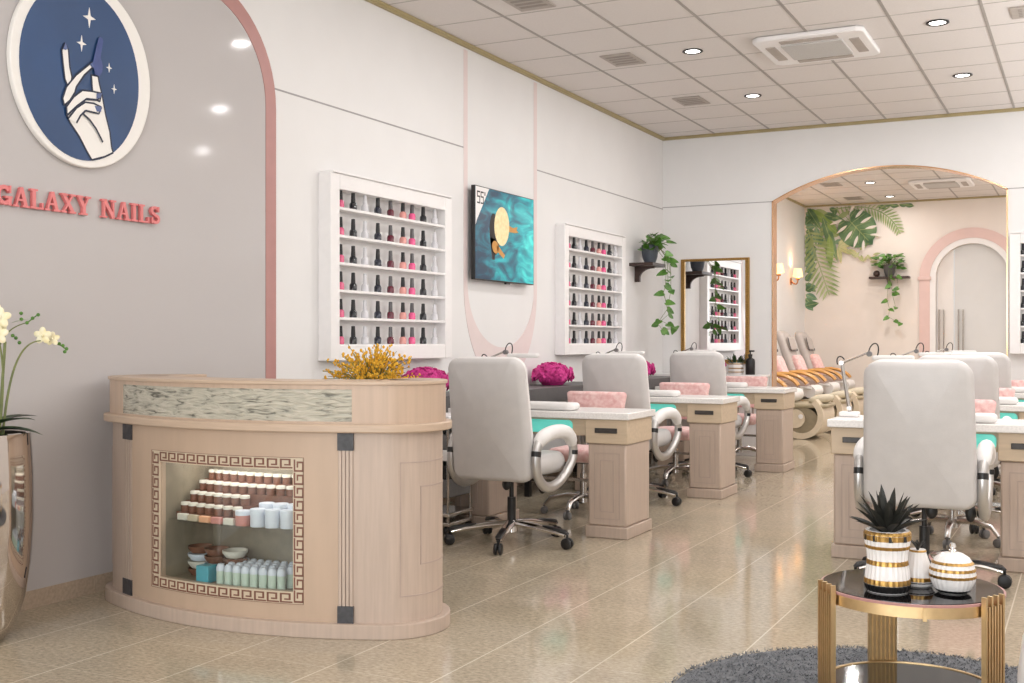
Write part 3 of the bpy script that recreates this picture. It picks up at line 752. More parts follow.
for ti in range(2):
    for i in range(3):
        jar('large white jar on upper display shelf, %s row, %s from left' % (['front', 'rear'][ti], nm[i]), .034, [.078, .094][ti], 'bluejar', 'bluejar', pt(sG1 - .215 + i*.078, .10+.072*ti, zS1), 'white jars on the upper display shelf', .3)
jar('salmon pink jar left of the white jars on the upper display shelf', .034, .065, 'rosebox', 'bluejar', pt(sG1-.30, .105, zS1), 'white jars on the upper display shelf', .3)
# lower level: stacks of shallow dishes, a blue box, mint bottles
for i in range(3):
    for k_ in range(4):
        z = zS0 + k_*.034
        o = MB().lathe([(0, 0), (.04, 0), (.056, .02), (.058, .032), (.053, .032), (.04, .008), (0, .008)], n=24).build('stacked_dish', ['brownjar', 'palelid', 'bluejar', 'brownjar'][(k_+i) % 4], None, True, loc=pt(sG0+.075+i*.125, .2, z+ .0005))
        tag(o, '%s dish in %s stack from left, %s from bottom, lower display' % (['brown', 'pale', 'white', 'brown'][(k_+i) % 4], nm[i], nm[k_]), 'dish', 'stacked dishes in the display')
tag(MB().box(-.035, .035, -.03, .03, 0, .075).build('product_box', 'cyan', None, bevel=.003, loc=pt(sG0+.235, .105, zS0)), 'cyan carton in front of the dish stacks in the lower display', 'box')
for ti in range(4):
    for i in range(8):
        s = sG0 + .33 + i*.048 + (ti % 2)*.02
        if s > sG1-.02: continue
        key = 'mintbottle'; lab = 'mint-white bottle in lower display, %s row, %s from left' % (tn[ti], nm[i]); lc = pt(s, .10+.05*ti, zS0)
        if key in protos: dup(protos[key], lc, None, lab, 'mint bottles in the lower display')
        else:
            o = protos[key] = thing('small_bottle', lab, 'bottle', lc, 0, 'mint bottles in the lower display')
            MB().lathe([(0, 0), (.018, 0), (.019, .005), (.019, .06), (0, .06)], n=14).build('bottle', 'mint', o, True)
            MB().lathe([(0, .06), (.02, .06), (.02, .075), (.012, .09), (0, .093)], n=14).build('cap', 'bluejar', o, True)

# yellow dried flowers in a vase on the inner worktop
yf = thing('dried_flower_bunch', 'spreading bunch of ochre yellow dried flowers rising behind the desk top', 'flowers', (-3.03, 4.53, .76))
MB().lathe([(0, 0), (.05, 0), (.07, .06), (.06, .2), (.045, .27), (.05, .29), (.044, .29), (.038, .26), (0, .24)], n=20).build('vase', 'ceramic', yf, True)
rng = random.Random(3); st_ = MB(); fl = MB()
for i in range(120):
    a = rng.uniform(0, 2*PI); sp_ = rng.uniform(.02, .30); hgt = rng.uniform(.31, .485) - (.10 * max(0, sp_-.17)/.13)
    p1 = Vector((math.cos(a)*sp_, math.sin(a)*sp_*.55, hgt)); p0 = Vector((math.cos(a)*.02, math.sin(a)*.02, .25)); mid_ = (p0+p1)/2 + Vector((0, 0, .035))
    st_.tube([p0, mid_, p1], [.0022, .0018, .0012], 4)
    for j in range(9):
        f = rng.uniform(.45, 1.0); q = p0.lerp(mid_, f*2) if f < .5 else mid_.lerp(p1, f*2-1)
        q = q + Vector((rng.uniform(-.012, .012), rng.uniform(-.012, .012), rng.uniform(-.006, .012)))
        r_ = rng.uniform(.0035, .0075); fl.ell(q, r_, r_, r_*1.2, 5, 4)
st_.build('stems', 'stem', yf); fl.build('blossoms', 'yellow', yf, True)

# ------------------------------------------------------------------ chrome planter with orchid
po = thing('potted_orchid', 'tall polished chrome planter with a white orchid at the left edge', 'potted plant', (-4.151, 3.232, 0))
MB().lathe([(0, 0), (.10, 0), (.13, .012), (.17, .07), (.205, .18), (.228, .33), (.238, .5), (.236, .7), (.226, .868), (.215, .872), (.21, .865), (.212, .84), (0, .83)], n=64).build('planter', 'planterchrome', po, True)
MB().lathe([(0, .845), (.12, .85), (.19, .85), (.205, .84), (.19, .83), (0, .83)], n=28).build('soil', 'soil', po, True)
def blade(b, base, d, L_, w, droop, curl=.0, n=8, thick=0):
    base = Vector(base); d = Vector(d).normalized(); side = d.cross(Vector((0, 0, 1)))
    if side.length < 1e-3: side = Vector((1, 0, 0))
    side.normalize(); prev = None
    for i in range(n+1):
        f = i/n; p = base + d*L_*f + Vector((0, 0, -droop*f*f)); ww = w*math.sin(PI*min(1, .12+f*.88))**.8
        if i == n: ww = .001
        up = side.cross(d).normalized()
        v = [b.b.verts.new(p - side*ww/2 + up*curl*ww), b.b.verts.new(p - up*0.0), b.b.verts.new(p + side*ww/2 + up*curl*ww)]
        if prev:
            b._f([prev[0], prev[1], v[1], v[0]]); b._f([prev[1], prev[2], v[2], v[1]])
        prev = v
b = MB()
for a, el, L_, w in ((10, 18, .34, .07), (35, 8, .28, .08), (70, 22, .3, .09), (150, 25, .3, .09), (200, 15, .3, .08), (250, 20, .28, .09), (300, 15, .33, .08), (340, 28, .28, .08), (110, 35, .24, .08)):
    a = R(a); e_ = R(el+12); blade(b, (0.02*math.cos(a), .02*math.sin(a), .86), (math.cos(a)*math.cos(e_), math.sin(a)*math.cos(e_), math.sin(e_)), L_, w, .1, .15)
b.build('leaves', 'leafdark', po, True)
# two arching sprays
def bez(p, n=24):
    p = [Vector(q) for q in p]; out = []
    for i in range(n+1):
        t = i/n; out.append(p[0]*(1-t)**3 + p[1]*3*t*(1-t)**2 + p[2]*3*t*t*(1-t) + p[3]*t**3)
    return out
sprays = [bez([(.06, .08, .85), (.09, .09, 1.1), (.08, .12, 1.35), (-.05, .0, 1.42)]), bez([(.06, .1, .85), (.08, .12, 1.2), (.10, .18, 1.3), (.13, .33, 1.235)]),
          bez([(.05, .06, .85), (.05, .05, 1.15), (.0, .1, 1.30), (.10, .19, 1.33)]), bez([(.02, .02, .85), (-.02, .0, 1.1), (-.05, -.06, 1.25), (-.02, -.2, 1.2)])]
b = MB()
for sp_ in sprays: b.tube(sp_, [.006 - .004*i/24 for i in range(25)], 6)
b.tube([(.055, .085, .85), (.075, .1, 1.25)], .006, 6)
b.build('stems', 'stem', po, True)
rng = random.Random(5); 
def flower(c, face, sc):
    pe = MB()
    face = Vector(face).normalized(); x = face.cross(Vector((0, 0, 1))).normalized(); z = x.cross(face)
    mtx = Matrix((x, face, z)).transposed()
    for k_ in range(5):
        a = PI/2 + 2*PI*k_/5; d_ = x*math.cos(a) + z*math.sin(a)
        rot = Matrix((d_, face, face.cross(d_)*-1)).transposed()
        pe.ell(Vector(c) + d_*.026*sc, .03*sc, .004, .021*sc, 10, 6, rot)
    pe.ell(Vector(c) + face*.006, .009*sc, .012*sc, .012*sc, 8, 6, mtx)
    pe.build('flower', 'petal', po, True)
for c, sc in (((-.02, .02, 1.40), 1.1), ((.03, .05, 1.385), 1.15), ((.075, .075, 1.35), 1.0), ((.02, .10, 1.30), 1.0), ((.08, .06, 1.28), .95), ((.0, .0, 1.31), 1.1), ((.04, -.02, 1.25), .9), ((.01, .04, 1.18), .9), ((.12, .255, 1.275), .85), ((.128, .30, 1.262), .7), ((-.02, -.15, 1.21), 1.0)):
    flower(c, (1, -1.2 + rng.uniform(-.4, .4), rng.uniform(-.2, .2)), sc*.82)
for c in ((.1, .19, 1.33), (.09, .17, 1.345), (.105, .215, 1.35), (.10, .16, 1.37), (.11, .24, 1.365), (.08, .15, 1.265), (.09, .16, 1.245), (.085, .13, 1.275), (.13, .335, 1.24), (.13, .355, 1.232), (.13, .375, 1.218), (.13, .365, 1.205), (.05, .0, 1.10)):
    MB().ell(c, .008, .008, .008, 8, 6).build('bud', 'leaf', po, True)
b = MB(); blade(b, (.08, .13, 1.33), (.3, .9, .3), .1, .03, .01); b.tube([(.10, .19, 1.33), (.105, .24, 1.365)], .003, 5); b.tube([(.13, .31, 1.25), (.13, .38, 1.212)], .003, 5)
b.build('twigs', 'leaf', po, True)

# ------------------------------------------------------------------ manicure tables
def make_table(label, cat, loc, dx=0.0):
    o = thing('manicure_table', label, cat, loc, 0, 'manicure tables')
    # local: front edge y=0, x centred
    for sx in (1, -1):
        x0, x1 = (.36-dx, .622-dx) if sx > 0 else (-.622, -.36)
        b = MB().box(x0, x1, .02, .45, .075, .60)
        p = b.build('pedestal', 'taupe', o, bevel=.012)
        b = MB()
        for (u0, u1, z0, z1) in ((x0+.045, x1-.045, .12, .54), (x0+.085, x1-.085, .165, .495)):
            for q in ((u0, u1, z0, z0+.004), (u0, u1, z1-.004, z1), (u0, u0+.004, z0, z1), (u1-.004, u1, z0, z1)): b.box(q[0], q[1], .0175, .021, q[2], q[3])
        b.build('door_moulding', 'taupedark', p)
        MB().box(x0-.012, x1+.012, .008, .462, 0, .075).build('plinth', 'taupe', o, bevel=.006)
        dr_ = MB().box(x0-.012, x1+.012, .006, .46, .60, .755).build('drawer', 'drawer', o, bevel=.005)
        c = (x0+x1)/2
        MB().box(c-.076, c+.076, -.004, .01, .668, .70).build('drawer_handle', 'handle', dr_, bevel=.003)
    MB().box(-.35, .35-dx, .03, .44, .645, .755).build('apron', 'drawer', o, bevel=.004)
    MB().puff(.50, .085, .012, .03, .003, lambda u, v, w: (u, .027+w, .70+v)).build('turquoise_panel', 'turq', o, True)
    MB().box(-.652, .652-dx, -.02, .485, .755, .80).build('table_top', 'quartz', o, bevel=.006)
    MB().puff(.50, .17, .05, .05, .022, lambda u, v, w: (u, .10+v, .826+w)).build('hand_rest', 'whiteleather', o, True)
    MB().box(-.36, .36-dx, .40, .42, .3, .32).build('foot_bar', 'steel', o)
    return o
TY = [6.73, 8.80, 10.86]
nth = ['nearest', 'middle', 'farthest']
t0_ = make_table('wood manicure table of the left row nearest the reception desk', 'manicure table', (-3.225, TY[0], 0))
tables = [t0_]
for i in (1, 2): tables.append(dup(t0_, (-3.225, TY[i], 0), None, 'wood manicure table of the left row, %s' % ['', 'second from the reception desk', 'closest to the wall mirror'][i]))
t1_ = None
for i in range(3):
    lb = 'wood manicure table of the right row, %s' % ['behind the round coffee table', 'second from the coffee table', 'closest to the archway'][i]
    if t1_ is None: t1_ = make_table(lb, 'manicure table', (-.70, TY[0], 0), .09)
    else: dup(t1_, (-.70, TY[i], 0), None, lb)

# task lamps with two-bar arms
def make_lamp(label, loc, sx):
    o = thing('task_lamp', label, 'lamp', loc, 0, 'manicure task lamps')
    MB().box(-.055, .055, -.05, .05, 0, .03).build('base', 'white', o, bevel=.008)
    b = MB()
    for q in (-.012, .012): b.tube([(.0, q, .03), (-.045*sx, q, .32)], .0085, 8)
    b.cyl((0, -.02, .05), (0, .02, .05), .014, n=10).cyl((-.045*sx, -.02, .32), (-.045*sx, .02, .32), .014, n=10)
    b.build('lower_arm', 'steel', o, True)
    b = MB()
    for q in (-.01, .01): b.tube([(-.045*sx, q, .32), (.115*sx, q, .385)], .005, 8)
    b.build('upper_arm', 'steel', o, True)
    b = MB(); b.tube(bez([(-.03*sx, .0, .34), (-.05*sx, 0, .375), (-.085*sx, 0, .36), (-.07*sx, 0, .31)], 12), .004, 6)
    b.build('cable', 'black', o, True); b = MB()
    b.tube(bez([(.11*sx, 0, .38), (.12*sx, 0, .46), (.19*sx, 0, .46), (.16*sx, 0, .36)], 14), .004, 6)
    b.build('cable', 'black', o, True)
    MB().puff(.24, .05, .03, .02, .012, lambda u, v, w: ((.25+u)*sx, v, .352+w)).build('lamp_head', 'whiteleather', o, True)
    MB().cyl((.115*sx, -.015, .375), (.115*sx, .015, .375), .016, n=10).build('joint', 'grey', o, True)
    return o
LM = make_lamp('white double-arm task lamp on the right-row table behind the coffee table', (-1.28, 7.02, .801), 1)
dup(LM, (-1.28, 7.02+2.07, .801), None, 'white double-arm task lamp on the second table of the right row')
dup(LM, (-1.28, 7.02+4.13, .801), None, 'white double-arm task lamp on the right-row table closest to the archway')
dup(LM, (-3.71, 7.02, .801), None, 'white task lamp above the chair nearest the reception desk')
dup(LM, (-3.71, 7.02+2.07, .801), None, 'white task lamp on the second table of the left row')
dup(LM, (-3.71, 7.02+4.13, .801), None, 'white task lamp on the left-row table closest to the wall mirror')

# ------------------------------------------------------------------ executive client chairs
def caster(parent, p, r, m='black'):
    b = MB(); a = math.atan2(p[1], p[0]); d = Vector((math.cos(a), math.sin(a), 0)); n_ = Vector((-d.y, d.x, 0)); c = Vector((p[0], p[1], r))
    for s_ in (-1, 1): b.tube([c + n_*.006*s_, c + n_*.012*s_, c + n_*.022*s_, c + n_*.026*s_], [r*.9, r, r*.95, r*.7], 14)
    b.cyl(c, c + Vector((0, 0, r*1.5)), .008, n=8); b.box(-.012, .012, -.012, .012, r*.9, r*1.5, Matrix.Translation((p[0], p[1], 0)))
    return b.build('caster', m, parent, True)
def make_exec(label, loc, rz):
    o = thing('salon_chair', label, 'chair', loc, rz, 'white high-backed salon chairs')
    b = MB().cyl((0, 0, .075), (0, 0, .15), .038, .034)
    b.build('hub', 'chrome', o, True)
    for k_ in range(5):
        a = R(-72 + 72*k_); d = Vector((math.cos(a), math.sin(a), 0)); n_ = Vector((-d.y, d.x, 0))
        b = MB()
        b.tube([d*.03 + Vector((0, 0, .13)), d*.16 + Vector((0, 0, .12)), d*.30 + Vector((0, 0, .1)), d*.375 + Vector((0, 0, .084))], [.036, .033, .027, .022], 10, flat=.6)
        ar = b.build('base_leg', 'chrome', o, True)
        b = MB(); b.tube([d*.22 + Vector((0, 0, .125)), d*.26 + Vector((0, 0, .12)), d*.37 + Vector((0, 0, .104)), d*.39 + Vector((0, 0, .09))], [.014, .023, .022, .014], 8, flat=.6)
        b.build('foot_pad', 'black', ar, True)
        caster(o, d*.385, .035)
    MB().cyl((0, 0, .14), (0, 0, .29), .026).cyl((0, 0, .28), (0, 0, .42), .014).build('gas_column', 'black', o, True)
    b = MB().box(-.1, .1, -.13, .13, .405, .44)
    b.build('tilt_mechanism', 'black', o, bevel=.01)
    b = MB().tube([(.06, -.02, .41), (.2, -.02, .405)], .006, 6).ell((.225, -.02, .375), .026, .014, .05, 10, 8)
    b.build('lever', 'black', o, True)
    MB().ell((.05, -.15, .39), .03, .02, .04, 10, 8).build('tension_knob', 'black', o, True)
    MB().puff(.52, .52, .13, .1, .05, lambda u, v, w: (u, v+.03, .50+w), bulge=.01).build('seat', 'leather', o, True)
    yb = lambda z: -.25 - .09*max(0, (z-.55))/.6 - .03*math.cos((z-.8)*3)
    MB().puff(.545, .735, .085, .07, .035, lambda u, v, w: (u*(1 - .03*abs(v/.375)**2), yb(.782+v) + w + .05*(u/.27)**2, .782+v), seg=8, bulge=.008, taper=-.07).build('backrest', 'leather', o, True)
    MB().puff(.53, .72, .09, .09, .04, lambda u, v, w: (u, yb(.80+v) + .07 + w, .80+v), seg=8, bulge=.015, taper=-.07).build('back_cushion', 'whiteleather', o, True)
    for s_ in (-1, 1):
        x = .295*s_
        ctl = [(-.15, .40), (-.215, .47), (-.225, .57), (-.19, .655), (-.07, .695), (.08, .70), (.19, .675), (.255, .60), (.25, .52), (.16, .44), (.04, .385), (-.07, .375)]
        pts = []; n_ = len(ctl)
        for i in range(n_):
            p0, p1, p2, p3 = (Vector(ctl[(i+j-1) % n_]) for j in range(4))
            for k_ in range(3):
                t_ = k_/3; q = .5*((2*p1) + (p2-p0)*t_ + (2*p0-5*p1+4*p2-p3)*t_*t_ + (3*p1-p0-3*p2+p3)*t_**3); pts.append((x, q[0], q[1]))
        ar = MB().tube(pts, .026, 12, closed=True, flat=1.25).build('armrest', 'armsilver', o, True)
        MB().tube([pts[i] for i in range(8, 22)], [.02, .034] + [.039]*10 + [.034, .022], 12, flat=1.15).build('arm_pad', 'whiteleather', ar, True)
        for q in (22, 6): MB().tube([pts[q], pts[q+1]], .0275, 12, flat=1.25).build('arm_joint', 'black', ar, True)
    return o
EX = make_exec('white high-backed salon chair beside the reception desk', (-3.185, 6.30, 0), R(-3))
dup(EX, (-3.18, 8.33, 0), R(-3), 'white high-backed salon chair at the second table of the left row')
dup(EX, (-3.185, 10.38, 0), R(-3), 'white high-backed salon chair in front of the wall mirror')
dup(EX, (-.765, 6.28, 0), R(1), 'white high-backed salon chair right behind the round coffee table')
dup(EX, (-.79, 8.34, 0), R(1), 'second white high-backed salon chair of the right row, partly behind the nearest')
dup(EX, (-.83, 10.38, 0), R(1), 'third white high-backed salon chair of the right row, closest to the archway')

# ------------------------------------------------------------------ pink technician stools
def make_stool(label, loc, rz):
    o = thing('technician_stool', label, 'stool', loc, rz, 'pink velvet technician stools')
    MB().cyl((0, 0, .09), (0, 0, .15), .035, .03).cyl((0, 0, .14), (0, 0, .30), .025).cyl((0, 0, .29), (0, 0, .40), .014).build('gas_column', 'steel', o, True)
    for k_ in range(5):
        a = R(18 + 72*k_); d = Vector((math.cos(a), math.sin(a), 0))
        MB().tube([d*.02 + Vector((0, 0, .135)), d*.12 + Vector((0, 0, .14)), d*.24 + Vector((0, 0, .12)), d*.285 + Vector((0, 0, .065))], [.026, .024, .02, .017], 10, flat=.7).build('base_leg', 'steel', o, True)
        caster(o, d*.285, .028, 'grey')
    MB().box(-.09, .09, -.09, .09, .375, .40).build('seat_plate', 'grey', o, bevel=.006)
    MB().puff(.44, .42, .09, .09, .035, lambda u, v, w: (u, v, .44+w), bulge=.015).build('seat', 'pink', o, True)
    # backrest on -y side, with tufted dimples
    tuft = lambda u, v: .010*(math.cos(u*2*PI/.1)*math.cos(v*2*PI/.1))
    MB().puff(.43, .33, .07, .03, .024, lambda u, v, w: (u*(1+.26*(v/.33)), -.235 + w + (tuft(u, v) if w > 0 else -tuft(u, v)) - .03*(v/.33), .715+v), seg=6, bulge=.012).build('backrest', 'pink', o, True)
    b = MB()
    for s_ in (-.08, .08): b.tube([(s_, -.1, .385), (s_, -.24, .39), (s_, -.25, .6)], .012, 8)
    b.build('back_bracket', 'steel', o, True)
    return o
ST = make_stool('pink velvet stool with tufted back behind the left-row table nearest the reception desk', (-3.26, 7.6, 0), PI)
dup(ST, (-3.26, 9.66, 0), PI, 'pink velvet stool with tufted back behind the second table of the left row')
dup(ST, (-3.26, 11.72, 0), PI, 'pink velvet stool with tufted back under the wall mirror')
dup(ST, (-.76, 7.6, 0), PI, 'pink velvet stool behind the right-row table nearest the coffee table')
dup(ST, (-.76, 9.66, 0), PI, 'pink velvet stool behind the second table of the right row')
dup(ST, (-.76, 11.72, 0), PI, 'pink velvet stool behind the right-row table closest to the archway')

# ------------------------------------------------------------------ wall consoles and flowers
def make_console(label, loc):
    o = thing('console_table', label, 'console', loc, 0, 'dark grey wall consoles')
    MB().box(0, .42, -.92, .92, .74, .865).build('drawer_top', 'dgrey', o, bevel=.004)
    for x in (.03, .39):
        for y in (-.89, .89): MB().box(x-.022, x+.022, y-.022, y+.022, 0, .74).build('leg', 'black', o)
    MB().box(.02, .40, -.87, .87, .18, .21).build('lower_shelf', 'dgrey', o)
    return o
CN = make_console('dark grey console on the left wall behind the second salon chair', (XL+.002, 9.17, 0))
dup(CN, (XL+.002, 7.1, 0), None, 'dark grey console on the left wall behind the reception desk and first chair')
dup(CN, (XL+.002, 11.22, 0), None, 'dark grey console on the left wall below the plant shelf')
def make_bouquet(label, loc):
    o = thing('magenta_flowers', label, 'flowers', loc, 0, 'magenta flower mounds')
    MB().lathe([(0, 0), (.09, 0), (.12, .03), (.12, .045), (0, .045)], n=20).build('bowl', 'magenta', o, True)
    rng = random.Random(11); b = MB(); b.ell((0, 0, .07), .125, .17, .075, 16, 10)
    for i in range(120):
        a = rng.uniform(0, 2*PI); el = rng.uniform(-.15, 1) * PI/2; r_ = 1
        sc_ = rng.uniform(.86, 1.12); c = Vector((.145*sc_*math.cos(a)*math.cos(el), .19*sc_*math.sin(a)*math.cos(el), .085 + .085*sc_*math.sin(el)))
        n_ = (Vector((math.cos(a)*math.cos(el), math.sin(a)*math.cos(el), math.sin(el))) + Vector((rng.uniform(-.7, .7), rng.uniform(-.7, .7), rng.uniform(-.5, .7)))).normalized(); x = n_.orthogonal().normalized(); y = n_.cross(x)
        for k_ in range(5):
            t_ = 2*PI*k_/5 + i; d = x*math.cos(t_) + y*math.sin(t_); rot = Matrix((d, n_.cross(d), n_)).transposed()
            b.ell(c + d*.022 + n_*.006, .026, .02, .007, 7, 5, rot)
    b.build('petals', 'magenta', o, True); return o
BQ = make_bouquet('magenta flower mound on the grey console between the first two salon chairs', (XL+.2, 9.17, .866))
dup(BQ, (XL+.2, 7.02, .866), None, 'magenta flower mound peeking over the right end of the reception desk')
dup(BQ, (XL+.2, 11.3, .866), None, 'magenta flower mound behind the second salon chair')

# salon trolley between desk and first chair
tr = thing('salon_trolley', 'grey tiered salon trolley between the reception desk and the first chair', 'trolley', (-3.83, 6.52, 0))
b = MB()
for x in (-.15, .15):
    for y in (-.15, .15): b.cyl((x, y, .06), (x, y, .74), .01, n=8)
b.build('posts', 'steel', tr, True)
for z, m_, nme in ((.70, 'white', 'tray'), (.48, 'white', 'tray'), (.12, 'steel', 'tray'), (.06, 'steel', 'tray')):
    MB().box(-.17, .17, -.17, .17, z, z+(.07 if m_ == 'white' else .025)).build(nme, m_, tr, bevel=.006)
for z0, z1, m_ in ((.66, .70, 'black'), (.55, .65, 'grey'), (.36, .45, 'black'), (.24, .36, 'grey')):
    MB().box(-.155, .155, -.155, .155, z0, z1).build('bin', m_, tr, bevel=.008)
for x in (-.14, .14):
    for y in (-.14, .14): MB().cyl((x-.01, y, .03), (x+.01, y, .03), .03, n=14).build('wheel', 'black', tr, True)

# ------------------------------------------------------------------ plant shelf in the corner
def heart_leaf(b, c, d, n_, L_, w):
    d = Vector(d).normalized(); n_ = Vector(n_).normalized(); x = d.cross(n_).normalized(); n_ = x.cross(d)
    P_ = [(0, .0), (.28, -.12), (.5, .1), (.44, .42), (.2, .8), (0, 1.0)]
    c = Vector(c); mid_ = [b.b.verts.new(c + d*L_*f - n_*.05*L_*f*f) for f in (0, .3, .65, 1)]
    for s_ in (-1, 1):
        v = [b.b.verts.new(c + d*L_*q + x*w*s_*p + n_*.12*L_*p) for p, q in P_[1:5]]
        for f in ([mid_[0], v[0], v[1], mid_[1]], [mid_[1], v[1], v[2], mid_[2]], [mid_[2], v[2], v[3], mid_[3]]): b._f(f if s_ > 0 else f[::-1])
def shelf(label, loc, rz, depth=.27, wid=.42):      # local: +x out of wall, y along
    o = thing('plant_shelf', label, 'shelf', loc, rz, 'dark wood plant shelves')
    MB().box(0, depth, -wid/2, wid/2, -.035, 0).build('board', 'walnut', o, bevel=.004)
    pl = [(0, -.035), (depth*.85, -.035), (depth*.8, -.055)] + [(.05 + depth*.7*math.cos(a)*1.0 if False else .055 + (depth*.75-.055)*(1-math.sin(a)), -.055 - .10*(1-math.cos(a)) - .0) for a in [PI/2*i/8 for i in range(9)]] + [(.055, -.2), (0, -.2)]
    for y in (-.02,): MB().prism(pl, y-.02, y+.02, lambda u, v, w: (u, w, v)).build('bracket', 'walnut', o)
    return o
shelf('dark wood bracket shelf high on the left wall near the corner', (XL, 11.78, 2.10), 0)
def trailing(name, label, loc, vines, ptr=.1, pth=.2, seed=4, nleaf=42, spread=.2, lsz=.1, pot='potblue', bias=(0,0,0), wall=None):
    o = thing(name, label, 'potted plant', loc, 0)
    MB().lathe([(0, 0), (ptr*.62, 0), (ptr*.85, pth*.3), (ptr, pth*.75), (ptr*.95, pth), (ptr*.88, pth), (ptr*.9, pth*.85), (0, pth*.8)], n=28).build('pot', pot, o, True)
    rng = random.Random(seed); lf = MB(); sm = MB()
    for i in range(nleaf):
        a = rng.uniform(0, 2*PI); rr = rng.uniform(.03, spread); h_ = pth + rng.uniform(-.02, spread*.85) - rr*.25
        p = Vector((rr*math.cos(a), rr*math.sin(a), h_)) + Vector(bias)*rng.random(); d = Vector((math.cos(a), math.sin(a), rng.uniform(-.6, .5)))
        if wall: q = wall[0]; p[q] = (max if wall[1] < 0 else min)(p[q], wall[1]); d[q] = abs(d[q])*(1 if wall[1] < 0 else -1)
        heart_leaf(lf, p, d, Vector((rng.uniform(-.7, .7), rng.uniform(-.9, -.2), rng.uniform(.3, 1))), lsz*rng.uniform(.75, 1.2), lsz*.72)
        sm.tube([(0, 0, pth*.85), p], .0022, 4)
    for vn in vines:
        sm.tube(vn, .0028, 5)
        for j in range(1, len(vn)):
            p = Vector(vn[j]); a = rng.uniform(-1.2, 1.2) + (PI/2 if j % 2 else -PI/2)*.8 - PI/4
            d = Vector((math.cos(a), math.sin(a), rng.uniform(-.9, -.1)))
            heart_leaf(lf, p, d, Vector((.3, -.9, .5)), lsz*rng.uniform(.8, 1.2), lsz*.75)
    lf.build('foliage', 'leaf', o, True); sm.build('vines', 'stem', o, True)
    return o
trailing('pothos_plant', 'trailing green pothos in a slate pot on the corner wall shelf', (XL+.155, 11.80, 2.101),
         [[(.10, -.02, .17), (.2, -.06, .1), (.23, -.09, -.0), (.235, -.09, -.1), (.24, -.1, -.19)], [(.08, -.06, .17), (.18, -.06, .05), (.21, -.07, -.1), (.2, -.06, -.24), (.19, -.1, -.33), (.22, -.1, -.43)],
          [(.12, 0, .15), (.21, 0, .03), (.24, .0, -.15)], [(.1, .05, .17), (.22, .05, .0), (.24, 0, -.3), (.2, 0, -.5), (.13, -.05, -.62), (.2, 0, -.66), (.27, .04, -.70), (.14, -.02, -.74)],
          [(.19, -.08, -.33), (.24, -.08, -.56), (.12, -.08, -.66), (.17, -.08, -.72), (.3, -.02, -.69)]], .095, .2, 4, 44, .155, .105, 'potblue', (.05, -.03, .0), (0, -.1))

# gold-framed mirror on the back wall
mr = thing('framed_mirror', 'tall mirror with a beaded antique gold frame on the back wall', 'mirror', (-3.80, YB, 0))
x0, x1, z0, z1 = -.40, .40, 1.0, 2.195; fw = .045
b = MB(); b.box(x0, x0+fw, -.03, 0, z0, z1).box(x1-fw, x1, -.03, 0, z0, z1).box(x0+fw, x1-fw, -.03, 0, z1-fw*.6, z1).box(x0+fw, x1-fw, -.03, 0, z0, z0+fw)
nb = 58
for i in range(nb):
    z = z0 + .01 + (z1-z0-.02)*i/(nb-1)
    for x in (x0+fw/2, x1-fw/2): b.ell((x, -.03, z), fw*.42, .009, .0085, 6, 4)
for i in range(38):
    x = x0 + .02 + (x1-x0-.04)*i/37; b.ell((x, -.03, z1-fw*.3), .0085, .009, fw*.25, 6, 4)
b.build('frame', 'darkgold', mr)
MB().box(x0+fw, x1-fw, -.012, -.008, z0+fw, z1-fw*.6).build('mirror_glass', 'mirror', mr)

# low white cabinet along the back wall with things on it
cb = thing('low_cabinet', 'low white cabinet under the gold-framed mirror', 'cabinet', (-3.80, 12.47, 0))
MB().box(-.60, .62, -.17, .175, 0, .855).build('carcass', 'white', cb, bevel=.004)
MB().box(-.615, .635, -.19, .178, .855, .885).build('cabinet_top', 'white', cb, bevel=.006)
for x in (-.39, .01, .41): MB().box(x-.19, x+.19, -.182, -.17, .05, .83).build('door', 'white', cb, bevel=.004)
bt = thing('pump_bottle', 'black pump bottle at the right end of the white cabinet', 'bottle', (-3.315, 12.36, .886))
MB().lathe([(0, 0), (.048, 0), (.052, .006), (.052, .15), (.045, .17), (.02, .185), (.02, .2), (0, .2)], n=20).build('bottle', 'black', bt, True)
MB().cyl((0, 0, .2), (0, 0, .225), .024).cyl((0, 0, .22), (0, 0, .26), .008, n=8).box(-.012, .045, -.012, .012, .25, .268).build('pump', 'black', bt)
pp = thing('potted_succulent', 'dark green succulent in a gold-striped white pot before the mirror', 'potted plant', (-3.475, 12.36, .886))
MB().lathe([(0, 0), (.07, 0), (.085, .03), (.08, .07), (.088, .11), (.082, .13), (0, .125)], n=28).build('pot', 'ceramic', pp, True)
b = MB()
for z, r_ in ((.024, .0835), (.064, .0825), (.112, .0895)): b.lathe([(r_, z), (r_+.003, z+.006), (r_, z+.012)], n=28)
b.build('gold_bands', 'darkgold', pp, True)
b = MB(); rng = random.Random(2)
for i in range(46):
    a = rng.uniform(0, 2*PI); el = rng.uniform(.2, 1.45); blade(b, (.05*math.cos(a), .05*math.sin(a), .12), (math.cos(a)*math.cos(el), math.sin(a)*math.cos(el), math.sin(el)), rng.uniform(.06, .13), .022, .01, .2, 4)
b.build('leaves', 'leafdark', pp, True)
pk = thing('pink_flower_pot', 'small white pot of pink flowers left of the succulent', 'potted plant', (-3.62, 12.36, .886))
MB().lathe([(0, 0), (.04, 0), (.05, .05), (.045, .08), (0, .075)], n=20).build('pot', 'ceramic', pk, True)
b = MB(); rng = random.Random(9)
for i in range(20):
    a = rng.uniform(0, 2*PI); b.ell((.04*math.cos(a)*rng.random(), .04*math.sin(a)*rng.random(), .095 + rng.uniform(0, .04)), .018, .018, .014, 7, 5)
b.build('blossoms', 'magenta', pk, True)

